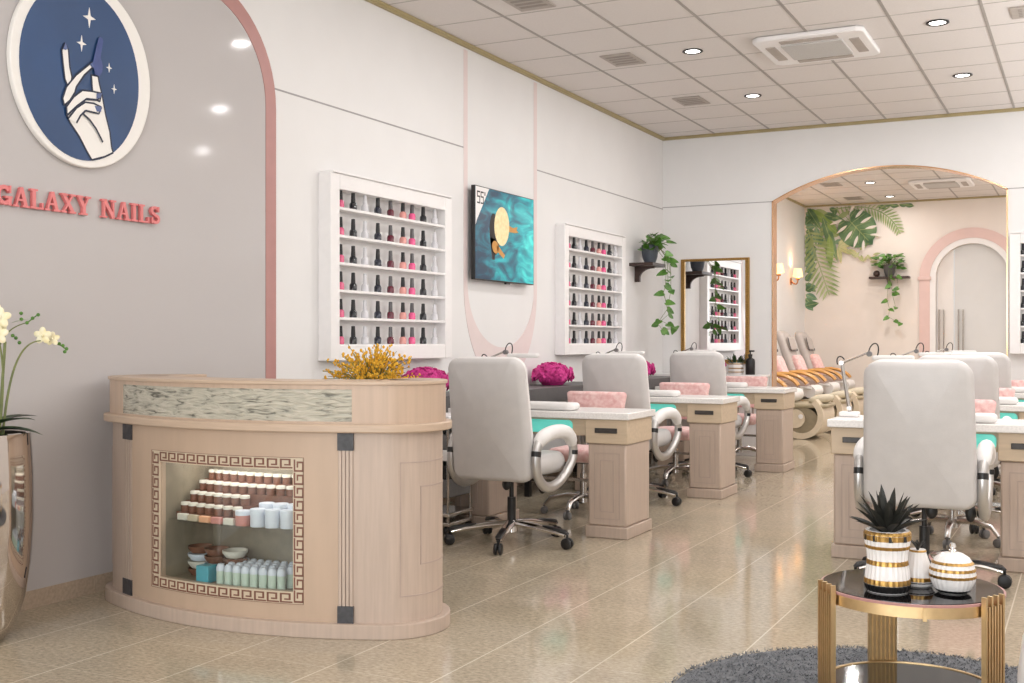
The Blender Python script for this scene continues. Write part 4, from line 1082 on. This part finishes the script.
# ------------------------------------------------------------------ ceiling fixtures
def vent(label, x, y, wx=.27, wy=.38, small=False):
    o = thing('ceiling_vent', label, 'vent', (x, y, ZC-.003), 0, 'ceiling vents')
    MB().box(-wx/2, wx/2, -wy/2, wy/2, -.008, 0).build('frame', 'vent', o)
    b = MB()
    if small:
        for i in range(5):
            for j in range(5): b.box(-wx/2+.05+i*.045, -wx/2+.075+i*.045, -wy/2+.05+j*.045, -wy/2+.075+j*.045, -.0095, -.008)
    else:
        for i in range(4): b.box(-wx/2+.03, wx/2-.03, -wy/2+.05+.075*i, -wy/2+.09+.075*i, -.0095, -.008)
    b.build('slots', 'ventdark', o); return o
vent('grey slotted ceiling vent at the top edge of the photo', -3.48, 7.12)
vent('grey slotted ceiling vent between the near vent and the back one', -3.48, 8.95)
vent('grey slotted ceiling vent nearest the corner by the archway wall', -3.48, 10.79)
vent('square perforated grille in the ceiling at the right edge', -.36, 8.95, .28, .30, True)
vent('grey ceiling vent just beyond the archway', -3.46, 17.5)
vent('grey ceiling vent near the leaf mural', -3.46, 19.35)
def make_ac(label, x, y):
    o = thing('ceiling_air_conditioner', label, 'air conditioner', (x, y, ZC-.003), 0, 'cassette air conditioners')
    h_ = .425
    b = MB(); b.prism([(-h_, -h_+.05), (-h_+.05, -h_), (h_-.05, -h_), (h_, -h_+.05), (h_, h_-.05), (h_-.05, h_), (-h_+.05, h_), (-h_, h_-.05)], -.04, 0, I3)
    b.build('housing', 'white', o, bevel=.012)
    MB().box(-.235, .235, -.235, .235, -.052, -.04).build('intake_grille', 'acgrill', o, bevel=.004)
    for k_ in range(4):
        m_ = Matrix.Rotation(PI/2*k_, 4, 'Z'); MB().box(-.22, .22, -.36, -.285, -.047, -.04, m_).build('louvre', 'vent', o)
    return o
AC = make_ac('white ceiling cassette air conditioner in the main room', -1.925, 9.19)
dup(AC, (-1.95, 18.0, ZC-.003), None, 'white ceiling cassette air conditioner seen beyond the archway')
def make_down(label, x, y):
    o = thing('downlight', label, 'downlight', (x, y, ZC-.003), 0, 'recessed ceiling downlights')
    MB().lathe([(.058, 0), (.082, 0), (.084, -.006), (.076, -.01), (.06, -.006), (.058, 0)], n=28).build('ring', 'black', o, True)
    MB().lathe([(0, -.004), (.06, -.004), (.06, 0), (0, 0)], n=28).build('lens', 'lens', o)
    return o
dls = [(-2.875, 8.95, 'downlight left of the air conditioner'), (-2.88, 10.83, 'downlight between the air conditioner and the back corner'), (-1.0, 8.965, 'downlight right of the air conditioner'), (-1.0, 10.84, 'downlight nearest the top of the archway'),
       (-2.9, 17.55, 'nearer downlight beyond the archway'), (-2.89, 19.35, 'downlight beside the leaf mural'),
       (-2.875, 7.07, 'downlight above the first salon chair, out of frame'), (-1.0, 7.07, 'downlight above the right table, out of frame')]
D0 = None
for x, y, l in dls[:6]:
    lab = 'round black-rimmed recessed ' + l
    if D0 is None: D0 = make_down(lab, x, y)
    else: dup(D0, (x, y, ZC-.003), None, lab)

# ------------------------------------------------------------------ back room: leaf mural
mu = thing('leaf_mural', 'painted tropical leaf mural in the upper left corner of the far wall', 'mural', (-3.6, YF, 2.9))
MF = lambda off: (lambda u, v, w: (u+3.6, -off-w, v-2.9))
lyr = [0]
def mural(name, polys, mi, mj=None):
    lyr[0] += 1; b = MB(); f = MF(.001 + .005*lyr[0])
    for i, p in enumerate(polys):
        b.mi = i % 2 if mj is not None else 0; b.prism(p, 0, .0008 + .00004*i, f)
        if len(p) == 16:
            b.mi = 2; b.prism(stroke(p[0], p[8], .009), 0, .00083 + .00004*i, f)
    return b.build(name, [MUR[mi], MUR[mi if mj is None else mj], MUR[2]], mu)
def leafp(x, z, a, L_, w, n=8):
    pts = []
    for i in range(n+1): t = i/n; pts.append((t*L_, w/2*math.sin(PI*t**.8)))
    for i in range(n-1, 0, -1): t = i/n; pts.append((t*L_, -w/2*math.sin(PI*t**.8)))
    ca, sa = math.cos(a), math.sin(a)
    return [(min(max(x+u*ca-v*sa, XL+.01), XR), min(z+u*sa+v*ca, ZC-.05)) for u, v in pts]
def frond(name, pts, mi, L0, w, n=26, spread=62, tipf=.35):
    out = []
    P3 = bez([(p[0], 0, p[1]) for p in pts], n)
    for i in range(1, n):
        d = (P3[i+1]-P3[i-1]).normalized(); a = math.atan2(d.z, d.x); f = i/n; L_ = L0*(math.sin(PI*(.12+.8*f))**.7)
        for s_ in (-1, 1): out.append(leafp(P3[i].x, P3[i].z, a + s_*R(spread - 25*f), L_, w, 5))
        nx, nz = -d.z*.008, d.x*.008
        out.append([(P3[i-1].x+nx, P3[i-1].z+nz), (P3[i-1].x-nx, P3[i-1].z-nz), (P3[i+1].x-nx, P3[i+1].z-nz), (P3[i+1].x+nx, P3[i+1].z+nz)])
    return mural(name, out, mi)
rng = random.Random(8)
mural('shrub_leaves', [leafp(-4.41, z, R(rng.uniform(-60, 40)), rng.uniform(.12, .24), .12) for z in [3.5 - .065*i for i in range(26)]], 4, 0)
mural('eucalyptus_leaves', [leafp(-4.2+rng.uniform(-.1, .35), 3.1+rng.uniform(-.3, .45), R(rng.uniform(-150, 30)), rng.uniform(.18, .3), .09) for i in range(26)], 4, 2)
mural('top_leaves', [leafp(x, 3.555, R(a), .16, .085) for x, a in ((-3.2, -20), (-3.0, -10), (-2.85, -5), (-3.1, 10), (-2.76, -15), (-4.3, -60), (-4.0, -30), (-3.9, -100))], 0)
frond('fern_frond', [(-3.95, 3.52), (-3.4, 3.62), (-3.0, 3.5), (-2.83, 3.06)], 2, .21, .03, 22, 72)
mural('blade_leaves', [leafp(-4.38, 3.56, R(-35), .62, .15), leafp(-4.12, 3.42, R(-72), .85, .15), leafp(-4.0, 3.1, R(-88), .62, .13), leafp(-4.1, 3.45, R(-20), .4, .12), leafp(-4.05, 3.3, R(-45), .35, .1), leafp(-4.38, 3.6, R(-60), .5, .12)], 1, 0)
frond('palm_frond', [(-4.36, 3.2), (-4.28, 2.9), (-4.15, 2.5), (-4.0, 2.05)], 2, .40, .042, 15, 66)
mural('olive_sprig', [leafp(-3.85+.09*i*1.0, 2.9-.02*i+rng.uniform(-.05, .05), R(rng.uniform(-70, 50)), .2, .07) for i in range(5)] + [leafp(-3.62+.05*i, 2.62+rng.uniform(-.08, .14), R(rng.uniform(-100, 60)), .13, .045) for i in range(8)], 3)
mural('ochre_sprig', [leafp(-3.85, 2.88, R(a), .3, .09) for a in (-80, -30, 10, 40)], 3)
# monstera with split lobes
mo = []
for i in range(40):
    t_ = 2*PI*i/40; rr = .31*(1 + .16*math.cos(t_)) - .05*math.exp(-((t_-PI)/.35)**2)*3
    ca, sa = math.cos(R(-48)), math.sin(R(-48)); u, v = rr*math.cos(t_)*1.08, rr*math.sin(t_)
    if i == 0: u *= 1.12
    mo.append((-3.565+u*ca-v*sa, 3.215+u*sa+v*ca))
mural('monstera_leaf', [mo], 0)
lyr[0] += 1; b = MB(); f_ = MF(.001 + .005*lyr[0])
for s_ in (-1, 1):
    for k_ in range(5):
        bx, bz = -3.69 + .27*k_/4, 3.37 - .30*k_/4; a_ = R(-48) + s_*R(112 - 17*k_)
        q = leafp(bx + .09*math.cos(a_), bz + .09*math.sin(a_), a_, .235, .05, 6); b.prism(q, 0, .0008, f_)
b.build('monstera_gaps', 'farwall', mu)
mural('monstera_veins', [stroke((-3.78, 3.46), (-3.34, 2.96), .012)] + [stroke((-3.72+.30*k_/5, 3.42-.33*k_/5), (-3.72+.30*k_/5 + .24*math.cos(R(-48)+s_*R(118-17*k_)), 3.42-.33*k_/5 + .24*math.sin(R(-48)+s_*R(118-17*k_))), .008) for k_ in range(6) for s_ in (-1, 1)], 2)

# far shelf with plant
shelf('dark wood floating shelf on the far wall beside the leaf mural', (-2.99, YF, 2.34), -PI/2, .22, .64)
trailing('ivy_plant', 'green ivy in a dark pot on the far wall shelf', (-2.99, YF-.11, 2.341),
         [[(.02, -.08, .15), (.03, -.13, .0), (.02, -.13, -.15), (.1, -.13, -.28)], [(.08, -.08, .15), (.14, -.13, .0), (.16, -.12, -.2)], [(.0, -.09, .15), (.0, -.13, -.1), (-.02, -.13, -.4), (.02, -.13, -.55), (.0, -.13, -.68), (.1, -.12, -.74), (.2, -.12, -.78)], [(.05, -.1, .1), (.06, -.13, -.3), (.12, -.13, -.52)]], .1, .2, 14, 62, .23, .105, 'dgrey', (0, -.02, 0), (1, .06))
tag(MB().ell((0, 0, .055), .055, .05, .055, 16, 10).lathe([(0, 0), (.03, 0), (.03, .01), (0, .01)], n=12).build('shelf_ornament', 'walnut', None, True, loc=(-3.2, YF-.11, 2.341)), 'round dark ornament left of the ivy on the far shelf', 'ornament')

# wall sconces
def make_sconce(label, y):
    o = thing('sconce', label, 'sconce', (XL, y, 2.30), 0, 'copper wall sconces')
    MB().tube([(0, 0, -.05), (.012, 0, -.05)], .06, 20).tube(bez([(.01, 0, -.05), (.08, 0, -.12), (.12, 0, -.12), (.12, 0, 0)], 12), .012, 8).lathe([(0, -.03), (.03, -.03), (.035, 0), (0, 0)], (.12, 0, 0), 16).build('bracket', 'copper', o, True)
    MB().lathe([(.05, .02), (.085, .02), (.06, .16), (.054, .16), (.05, .02)], (.12, 0, 0), 24).build('lamp_shade', 'bulb', o, True)
    MB().lathe([(0, 0), (.03, .0), (.03, .05), (0, .06)], (.12, 0, 0), 12).build('candle', 'bulb', o, True)
    l = bpy.data.lights.new('sconce_lamp', 'POINT'); l.energy = 9; l.color = (1, .72, .48); l.shadow_soft_size = .05
    q = bpy.data.objects.new('sconce_lamp', l); C.objects.link(q); q.parent = o; q.location = (.14, 0, .1)
    return o
SC = make_sconce('glowing copper sconce seen beside the arch lining', 17.75)
dup(SC, (XL, 19.05, 2.30), None, 'glowing copper sconce on the wall nearer the leaf mural')

# ------------------------------------------------------------------ pedicure chairs (face +x)
def make_pedi(label, loc):
    o = thing('pedicure_chair', label, 'pedicure chair', loc, 0, 'pedicure spa chairs')
    MB().puff(.62, .84, .36, .1, .03, lambda u, v, w: (u-.1, v, .19+w)).build('base', 'olive', o, True)
    MB().puff(.58, .60, .14, .08, .05, lambda u, v, w: (u-.08, v, .53+w), bulge=.02).build('seat', 'pedi', o, True)
    bk = lambda u, v, w: (-.33 - .30*(v/.9) - .03*math.sin((v+.45)*3.5) + w*.95, u, .95 + v - w*.3)
    MB().puff(.58, .92, .15, .14, .06, bk, seg=7, bulge=.02, taper=-.14).build('backrest', 'pedi', o, True)
    MB().puff(.40, .20, .06, .06, .03, lambda u, v, w: bk(u, v+.30, .10+w)).build('headrest', 'pedi', o, True)
    b = MB()
    b.tube([bk(-.21, .40, .12), bk(-.215, .22, .125), bk(-.19, .195, .125), bk(.19, .195, .125), bk(.21, .22, .12)], .007, 6); b.build('headrest_piping', 'dgrey', o, True)
    MB().puff(.40, .34, .12, .06, .05, lambda u, v, w: (-.22 - v*.4 + w*.9, u, .87 + v + w*.4), bulge=.03).build('pillow', 'pink', o, True)
    MB().tube([(.25, -.27, .55), (.25, .27, .55)], .085, 18).build('calf_roll', 'whiteleather', o, True)
    for s_ in (-1, 1):
        y = .36*s_
        MB().puff(.50, .28, .1, .1, .03, lambda u, v, w: (-.1+u, y+w, .56+v)).build('side_panel', 'pediside', o, True)
        MB().tube(bez([(-.42, y, .72), (-.2, y, .86), (.15, y, .82), (.24, y, .66)], 16), .06, 10, flat=.45).build('armrest', 'amber', o, True)
        MB().tube([(.02, y, .62), (.3, y, .60)], .018, 8).build('arm_tray_bar', 'whiteleather', o, True)
    # spa tub: round shell with a C-shaped rim, inner bowl and jet
    n_ = 28; b = MB(); cx_, cz_, r0, r1 = .43, .29, .215, .288
    for i in range(n_):
        a, c = R(-160 + 210*i/n_), R(-160 + 210*(i+1)/n_)
        b.prism([(cx_+r0*math.cos(a), cz_+r0*math.sin(a)), (cx_+r1*math.cos(a), cz_+r1*math.sin(a)), (cx_+r1*math.cos(c), cz_+r1*math.sin(c)), (cx_+r0*math.cos(c), cz_+r0*math.sin(c))], -.36, .36, lambda u, v, w: (u, w, v))
    b.build('tub_shell', 'cream', o, True)
    MB().prism([(cx_+.22*math.cos(2*PI*i/32), cz_-.06+.18*math.sin(2*PI*i/32)) for i in range(32)], -.32, .32, lambda u, v, w: (u, w, v)).build('tub_bowl', 'tubdark', o, True)
    MB().prism([(cx_-.07+.12*math.cos(2*PI*i/32), cz_-.03+.12*math.sin(2*PI*i/32)) for i in range(32)], -.345, .345, lambda u, v, w: (u, w, v)).build('tub_hub', 'cream', o, True)
    MB().cyl((cx_-.0, -.355, cz_+.0), (cx_-.0, -.345, cz_+.0), .03).build('tub_light', 'white', o, True)
    MB().puff(.66, .70, .05, .12, .02, lambda u, v, w: (.42+u, v, .425+w)).build('tub_rim', 'olive', o, True)
    MB().puff(.30, .34, .09, .1, .04, lambda u, v, w: (.62+u, v, .50+w+.15*u), bulge=.02).build('footrest', 'towel', o, True)
    return o
PY = [15.05, 16.3, 17.55, 18.8]
PC = make_pedi('pedicure chair nearest the archway with amber arms and round tub', (-3.72, PY[0], 0))
for i, l in ((1, 'second pedicure chair from the archway, grey with amber arms'), (2, 'third pedicure chair from the archway, under the nearer sconce'), (3, 'pedicure chair farthest from the archway, by the mural wall')):
    dup(PC, (-3.72, PY[i], 0), None, l)

# ------------------------------------------------------------------ rug, coffee table and its objects
rg = thing('round_rug', 'round grey shag rug under the coffee table', 'rug', (-.57, 4.02, 0))
MB().lathe([(0, .012), (.772, .012), (.78, .008), (.78, 0), (0, 0)], n=64).build('backing', 'rug', rg)
rng = random.Random(21); b = MB()
for i in range(22000):
    r_ = .795*math.sqrt(rng.random()); a = rng.uniform(0, 2*PI); x, y = r_*math.cos(a), r_*math.sin(a)
    if .24 < 0: pass
    t_ = rng.uniform(0, 2*PI); lx, ly = rng.uniform(-.018, .018), rng.uniform(-.018, .018); h_ = rng.uniform(.014, .023)
    w = .0035; v = [b.b.verts.new((x - w*math.cos(t_), y - w*math.sin(t_), .01)), b.b.verts.new((x + w*math.cos(t_), y + w*math.sin(t_), .01)), b.b.verts.new((x+lx, y+ly, h_))]
    b._f(v)
pile = b.build('pile', 'rug', rg); pile['kind'] = 'stuff'

CX, CY = -.522, 3.942; CR = .285
ct = thing('coffee_table', 'round gold coffee table with black glass top on the grey rug', 'coffee table', (CX, CY, .012))
ZT = .438
MB().lathe([(0, ZT-.012), (CR-.008, ZT-.012), (CR-.004, ZT-.008), (CR-.006, ZT), (0, ZT)], n=72).build('table_top', 'blackglass', ct, True)
MB().lathe([(CR-.012, ZT-.045), (CR, ZT-.045), (CR, ZT-.010), (CR-.012, ZT-.010), (CR-.012, ZT-.045)], n=72).build('rim', 'gold', ct, True)
MB().lathe([(CR-.006, ZT-.011), (CR+.003, ZT-.010), (CR+.003, ZT-.003), (CR-.004, ZT-.002), (CR-.006, ZT-.011)], n=72).build('edge_band', 'mauve', ct, True)
cdir = math.atan2(CY, CX)    # direction from the viewer's side, legs placed around it
yaw0 = cdir - PI/2
for ad in (-151, -36, 109):
    a = R(ad) + yaw0; b = MB(); d = Vector((math.cos(a), math.sin(a), 0)); t_ = Vector((-d.y, d.x, 0))
    for j in range(7):
        q = d*(CR+.010) + t_*(-.045 + .015*j); top = ZT + (.018 if j % 2 == 0 else -.012)
        b.bar(q + Vector((0, 0, 0.0)), q + Vector((0, 0, top)), .009, .016, d)
    for z in (.095, ZT-.03):
        b.bar(d*(CR-.004) - t_*.03 + Vector((0, 0, z)), d*(CR-.004) + t_*.03 + Vector((0, 0, z)), .012, .02, (0, 0, 1))
    b.bar(d*(CR+.010) + Vector((0, 0, 0)), d*(CR+.010) + Vector((0, 0, ZT-.03)), .098, .004, d)
    b.build('leg', 'gold', ct)
MB().lathe([(0, .095), (CR-.014, .095), (CR-.014, .107), (0, .107)], n=64).build('lower_shelf', 'blackglass', ct, True)
MB().lathe([(CR-.016, .08), (CR-.004, .08), (CR-.004, .11), (CR-.014, .11), (CR-.016, .08)], n=64).build('shelf_rim', 'gold', ct, True)
a = R(-82) + yaw0; d = Vector((math.cos(a), math.sin(a), 0))
MB().bar(d*CR + Vector((0, 0, ZT-.052)), d*CR + Vector((0, 0, ZT-.012)), .012, .008, d).build('rim_clasp', 'gold', ct)
TZ = ZT + .012 + .001

def ribbed(b, prof, n=26): b.lathe(prof, n=n*4, rib=.02, nr=n)
# camera-plane helpers are avoided: positions are plain coordinates on the table top
ag = thing('potted_agave', 'dark spiky agave in a ribbed white and gold pot on the coffee table', 'potted plant', (-.577, 3.812, TZ)); ag.scale = (.93, .93, .98)
pr = [(.066, 0), (.073, .012), (.0755, .03), (.071, .07), (.0655, .1), (.068, .13), (.075, .165), (.0765, .19), (.071, .2)]
def radz(z):
    for (r0, z0), (r1, z1) in zip(pr, pr[1:]):
        if z0 <= z <= z1: return r0 + (r1-r0)*(z-z0)/(z1-z0)
    return pr[-1][0]
b = MB(); ribbed(b, [(0, 0)] + pr + [(.06, .2), (.058, .18), (0, .178)]); b.build('pot', 'ceramic', ag, True)
for z0, z1, m_ in ((.002, .026, 'black'), (.026, .044, 'darkgold'), (.088, .104, 'darkgold'), (.140, .152, 'darkgold'), (.168, .186, 'darkgold'), (.186, .199, 'darkgold')):
    b = MB(); ribbed(b, [(radz(z0)*.99, z0), (radz(z0)*1.012+.001, z0+.001), (radz((z0+z1)/2)*1.012+.001, (z0+z1)/2), (radz(z1)*1.012+.001, z1-.001), (radz(z1)*.99, z1)]); b.build('band', m_, ag, True)
b = MB()
for i in range(9):
    a = 2*PI*i/9 + .3; b.box(-.007, .007, -.0785, -.074, .168, .186, Matrix.Rotation(a, 4, 'Z'))
b.build('dark_tiles', 'black', ag)
b = MB(); rng = random.Random(6)
for ring, (cnt, el, L_, w) in enumerate(((11, 26, .125, .03), (11, 48, .135, .032), (9, 66, .15, .032), (6, 82, .155, .03))):
    for i in range(cnt):
        a = 2*PI*i/cnt + ring*.37; e_ = R(el + rng.uniform(-6, 6)); blade(b, (.02*math.cos(a), .02*math.sin(a), .19), (math.cos(a)*math.cos(e_), math.sin(a)*math.cos(e_), math.sin(e_)), L_*rng.uniform(.9, 1.1), w, .012, .25, 6)
b.build('leaves', 'agave', ag, True)
rj = thing('round_jar', 'round ribbed white jar with gold stripes and silver knob on the coffee table', 'jar', (-.388, 3.885, TZ))
pr2 = [(.04, 0), (.057, .014), (.067, .04), (.0695, .062), (.064, .09), (.05, .112), (.03, .125), (.012, .129)]
pr = pr2
b = MB(); ribbed(b, [(0, 0)] + pr2 + [(0, .13)]); b.build('body', 'ceramic', rj, True)
for z0, z1, m_ in ((.001, .012, 'black'), (.048, .058, 'darkgold'), (.07, .08, 'darkgold'), (.092, .101, 'darkgold')):
    b = MB(); ribbed(b, [(radz(z0)*.99, z0), (radz(z0)*1.012+.001, z0+.001), (radz(z1)*1.012+.001, z1-.001), (radz(z1)*.99, z1)]); b.build('band', m_, rj, True)
MB().lathe([(0, .127), (.012, .127), (.012, .134), (.006, .138), (.011, .146), (.008, .156), (0, .158)], n=18).build('knob', 'chrome', rj, True)
bv = thing('bud_vase', 'small ribbed cone vase with gold band behind the agave pot', 'vase', (-.50, 3.935, TZ))
pr = [(.04, 0), (.05, .01), (.052, .028), (.04, .07), (.028, .105), (.024, .12)]
b = MB(); ribbed(b, [(0, 0)] + pr + [(.018, .12), (0, .11)], 18); b.build('body', 'ceramic', bv, True)
for z0, z1, m_ in ((.001, .018, 'black'), (.02, .034, 'darkgold'), (.112, .119, 'darkgold')):
    b = MB(); ribbed(b, [(radz(z0)*.99, z0), (radz(z0)*1.012+.001, z0+.001), (radz(z1)*1.012+.001, z1-.001), (radz(z1)*.99, z1)], 18); b.build('band', m_, bv, True)
b = MB()
for i in range(7):
    a = 2*PI*i/7; blade(b, (0, 0, .115), (math.cos(a)*.6, math.sin(a)*.6, .9), .045, .014, .005, .2, 4)
b.build('sprig', 'agave', bv, True)

# ------------------------------------------------------------------ white armchair edge at the far right
wc = thing('tub_chair', 'white rounded tub chair cut off by the right edge', 'chair', (.154, 3.62, 0))
MB().lathe([(0, .03), (.26, .03), (.30, .06), (.335, .18), (.34, .28), (.325, .40), (.29, .455), (.2, .47), (0, .475)], n=48).build('seat', 'white', wc, True)
b = MB()
for i in range(18):
    a0, a1 = R(-70 + 8*i), R(-70 + 8*(i+1))
    P_ = lambda r_, t_: (r_*math.cos(t_), r_*math.sin(t_))
    b.prism([P_(.24, a0), P_(.325, a0), P_(.325, a1), P_(.24, a1)], .44, .72, I3)
b.build('backrest', 'white', wc, True)
for t_ in (45, 135, 225, 315): MB().cyl((.2*math.cos(R(t_)), .2*math.sin(R(t_)), 0), (.2*math.cos(R(t_)), .2*math.sin(R(t_)), .04), .02, n=12).build('leg', 'gold', wc, True)

# ------------------------------------------------------------------ lights
def area(name, loc, rot, sx, sy, e, col=(1, 1, 1)):
    l = bpy.data.lights.new(name, 'AREA'); l.shape = 'RECTANGLE'; l.size = sx; l.size_y = sy; l.energy = e; l.color = col
    o = bpy.data.objects.new(name, l); C.objects.link(o); o.location = loc; o.rotation_euler = rot; return o
area('added_ceiling_fill', (1.5, 7.0, 2.3), (R(180), 0, 0), 1.0, 11.0, 235, (.965, .985, 1))  # unseen fill lamp added to the right of view to brighten the ceiling
area('added_rear_fill', (1.2, 16.6, 2.3), (R(180), 0, 0), 1.0, 5.0, 95, (1, .97, .95))  # second added fill, unseen, lifts the brightness of the back room
area('storefront_daylight', (-1.0, Y0+.02, 1.7), (R(90), 0, 0), 6.4, 2.8, 250, (.95, .98, 1))
for x, y, _ in dls + [(-1.0, 14.5, ''), (-2.88, 14.5, ''), (.9, 8.95, ''), (.9, 10.83, ''), (.9, 6.0, ''), (-2.88, 5.1, ''), (-1.0, 5.1, ''), (-2.88, 3.2, ''), (-1.0, 3.2, ''), (.9, 3.2, ''), (.9, 17, ''), (-1, 17.5, ''), (-1.0, 16, ''), (-2.88, 16, '')]:  # lamps that have no fixture are unseen helpers added to light the room
    l = bpy.data.lights.new('downlight_lamp', 'AREA'); l.shape = 'DISK'; l.size = .11; l.energy = ((7 if y < 5.5 else 13.5) if y < 12 else (8 if y > 19 else 24)); l.color = ((1, .995, .985) if y < 12 else (1, .95, .91)); l.spread = R(176)
    o = bpy.data.objects.new('downlight_lamp', l); C.objects.link(o); o.location = (x, y, ZC-.02)
w = bpy.data.worlds.new('world'); bpy.context.scene.world = w; w.use_nodes = True
w.node_tree.nodes['Background'].inputs[0].default_value = (.9, .95, 1, 1); w.node_tree.nodes['Background'].inputs[1].default_value = .8

# ------------------------------------------------------------------ camera
cam = bpy.data.cameras.new('camera'); co = bpy.data.objects.new('camera', cam); C.objects.link(co)
cam.sensor_width = 36; cam.lens = 1142 / 1024 * 36; cam.clip_start = .05; cam.clip_end = 100
co.location = (0, 0, 1.25); co.rotation_euler = (R(90), 0, R(26.8))
sc = bpy.context.scene; sc.camera = co
sc.view_settings.view_transform = 'Standard'; sc.view_settings.look = 'None'; sc.view_settings.exposure = 0.0
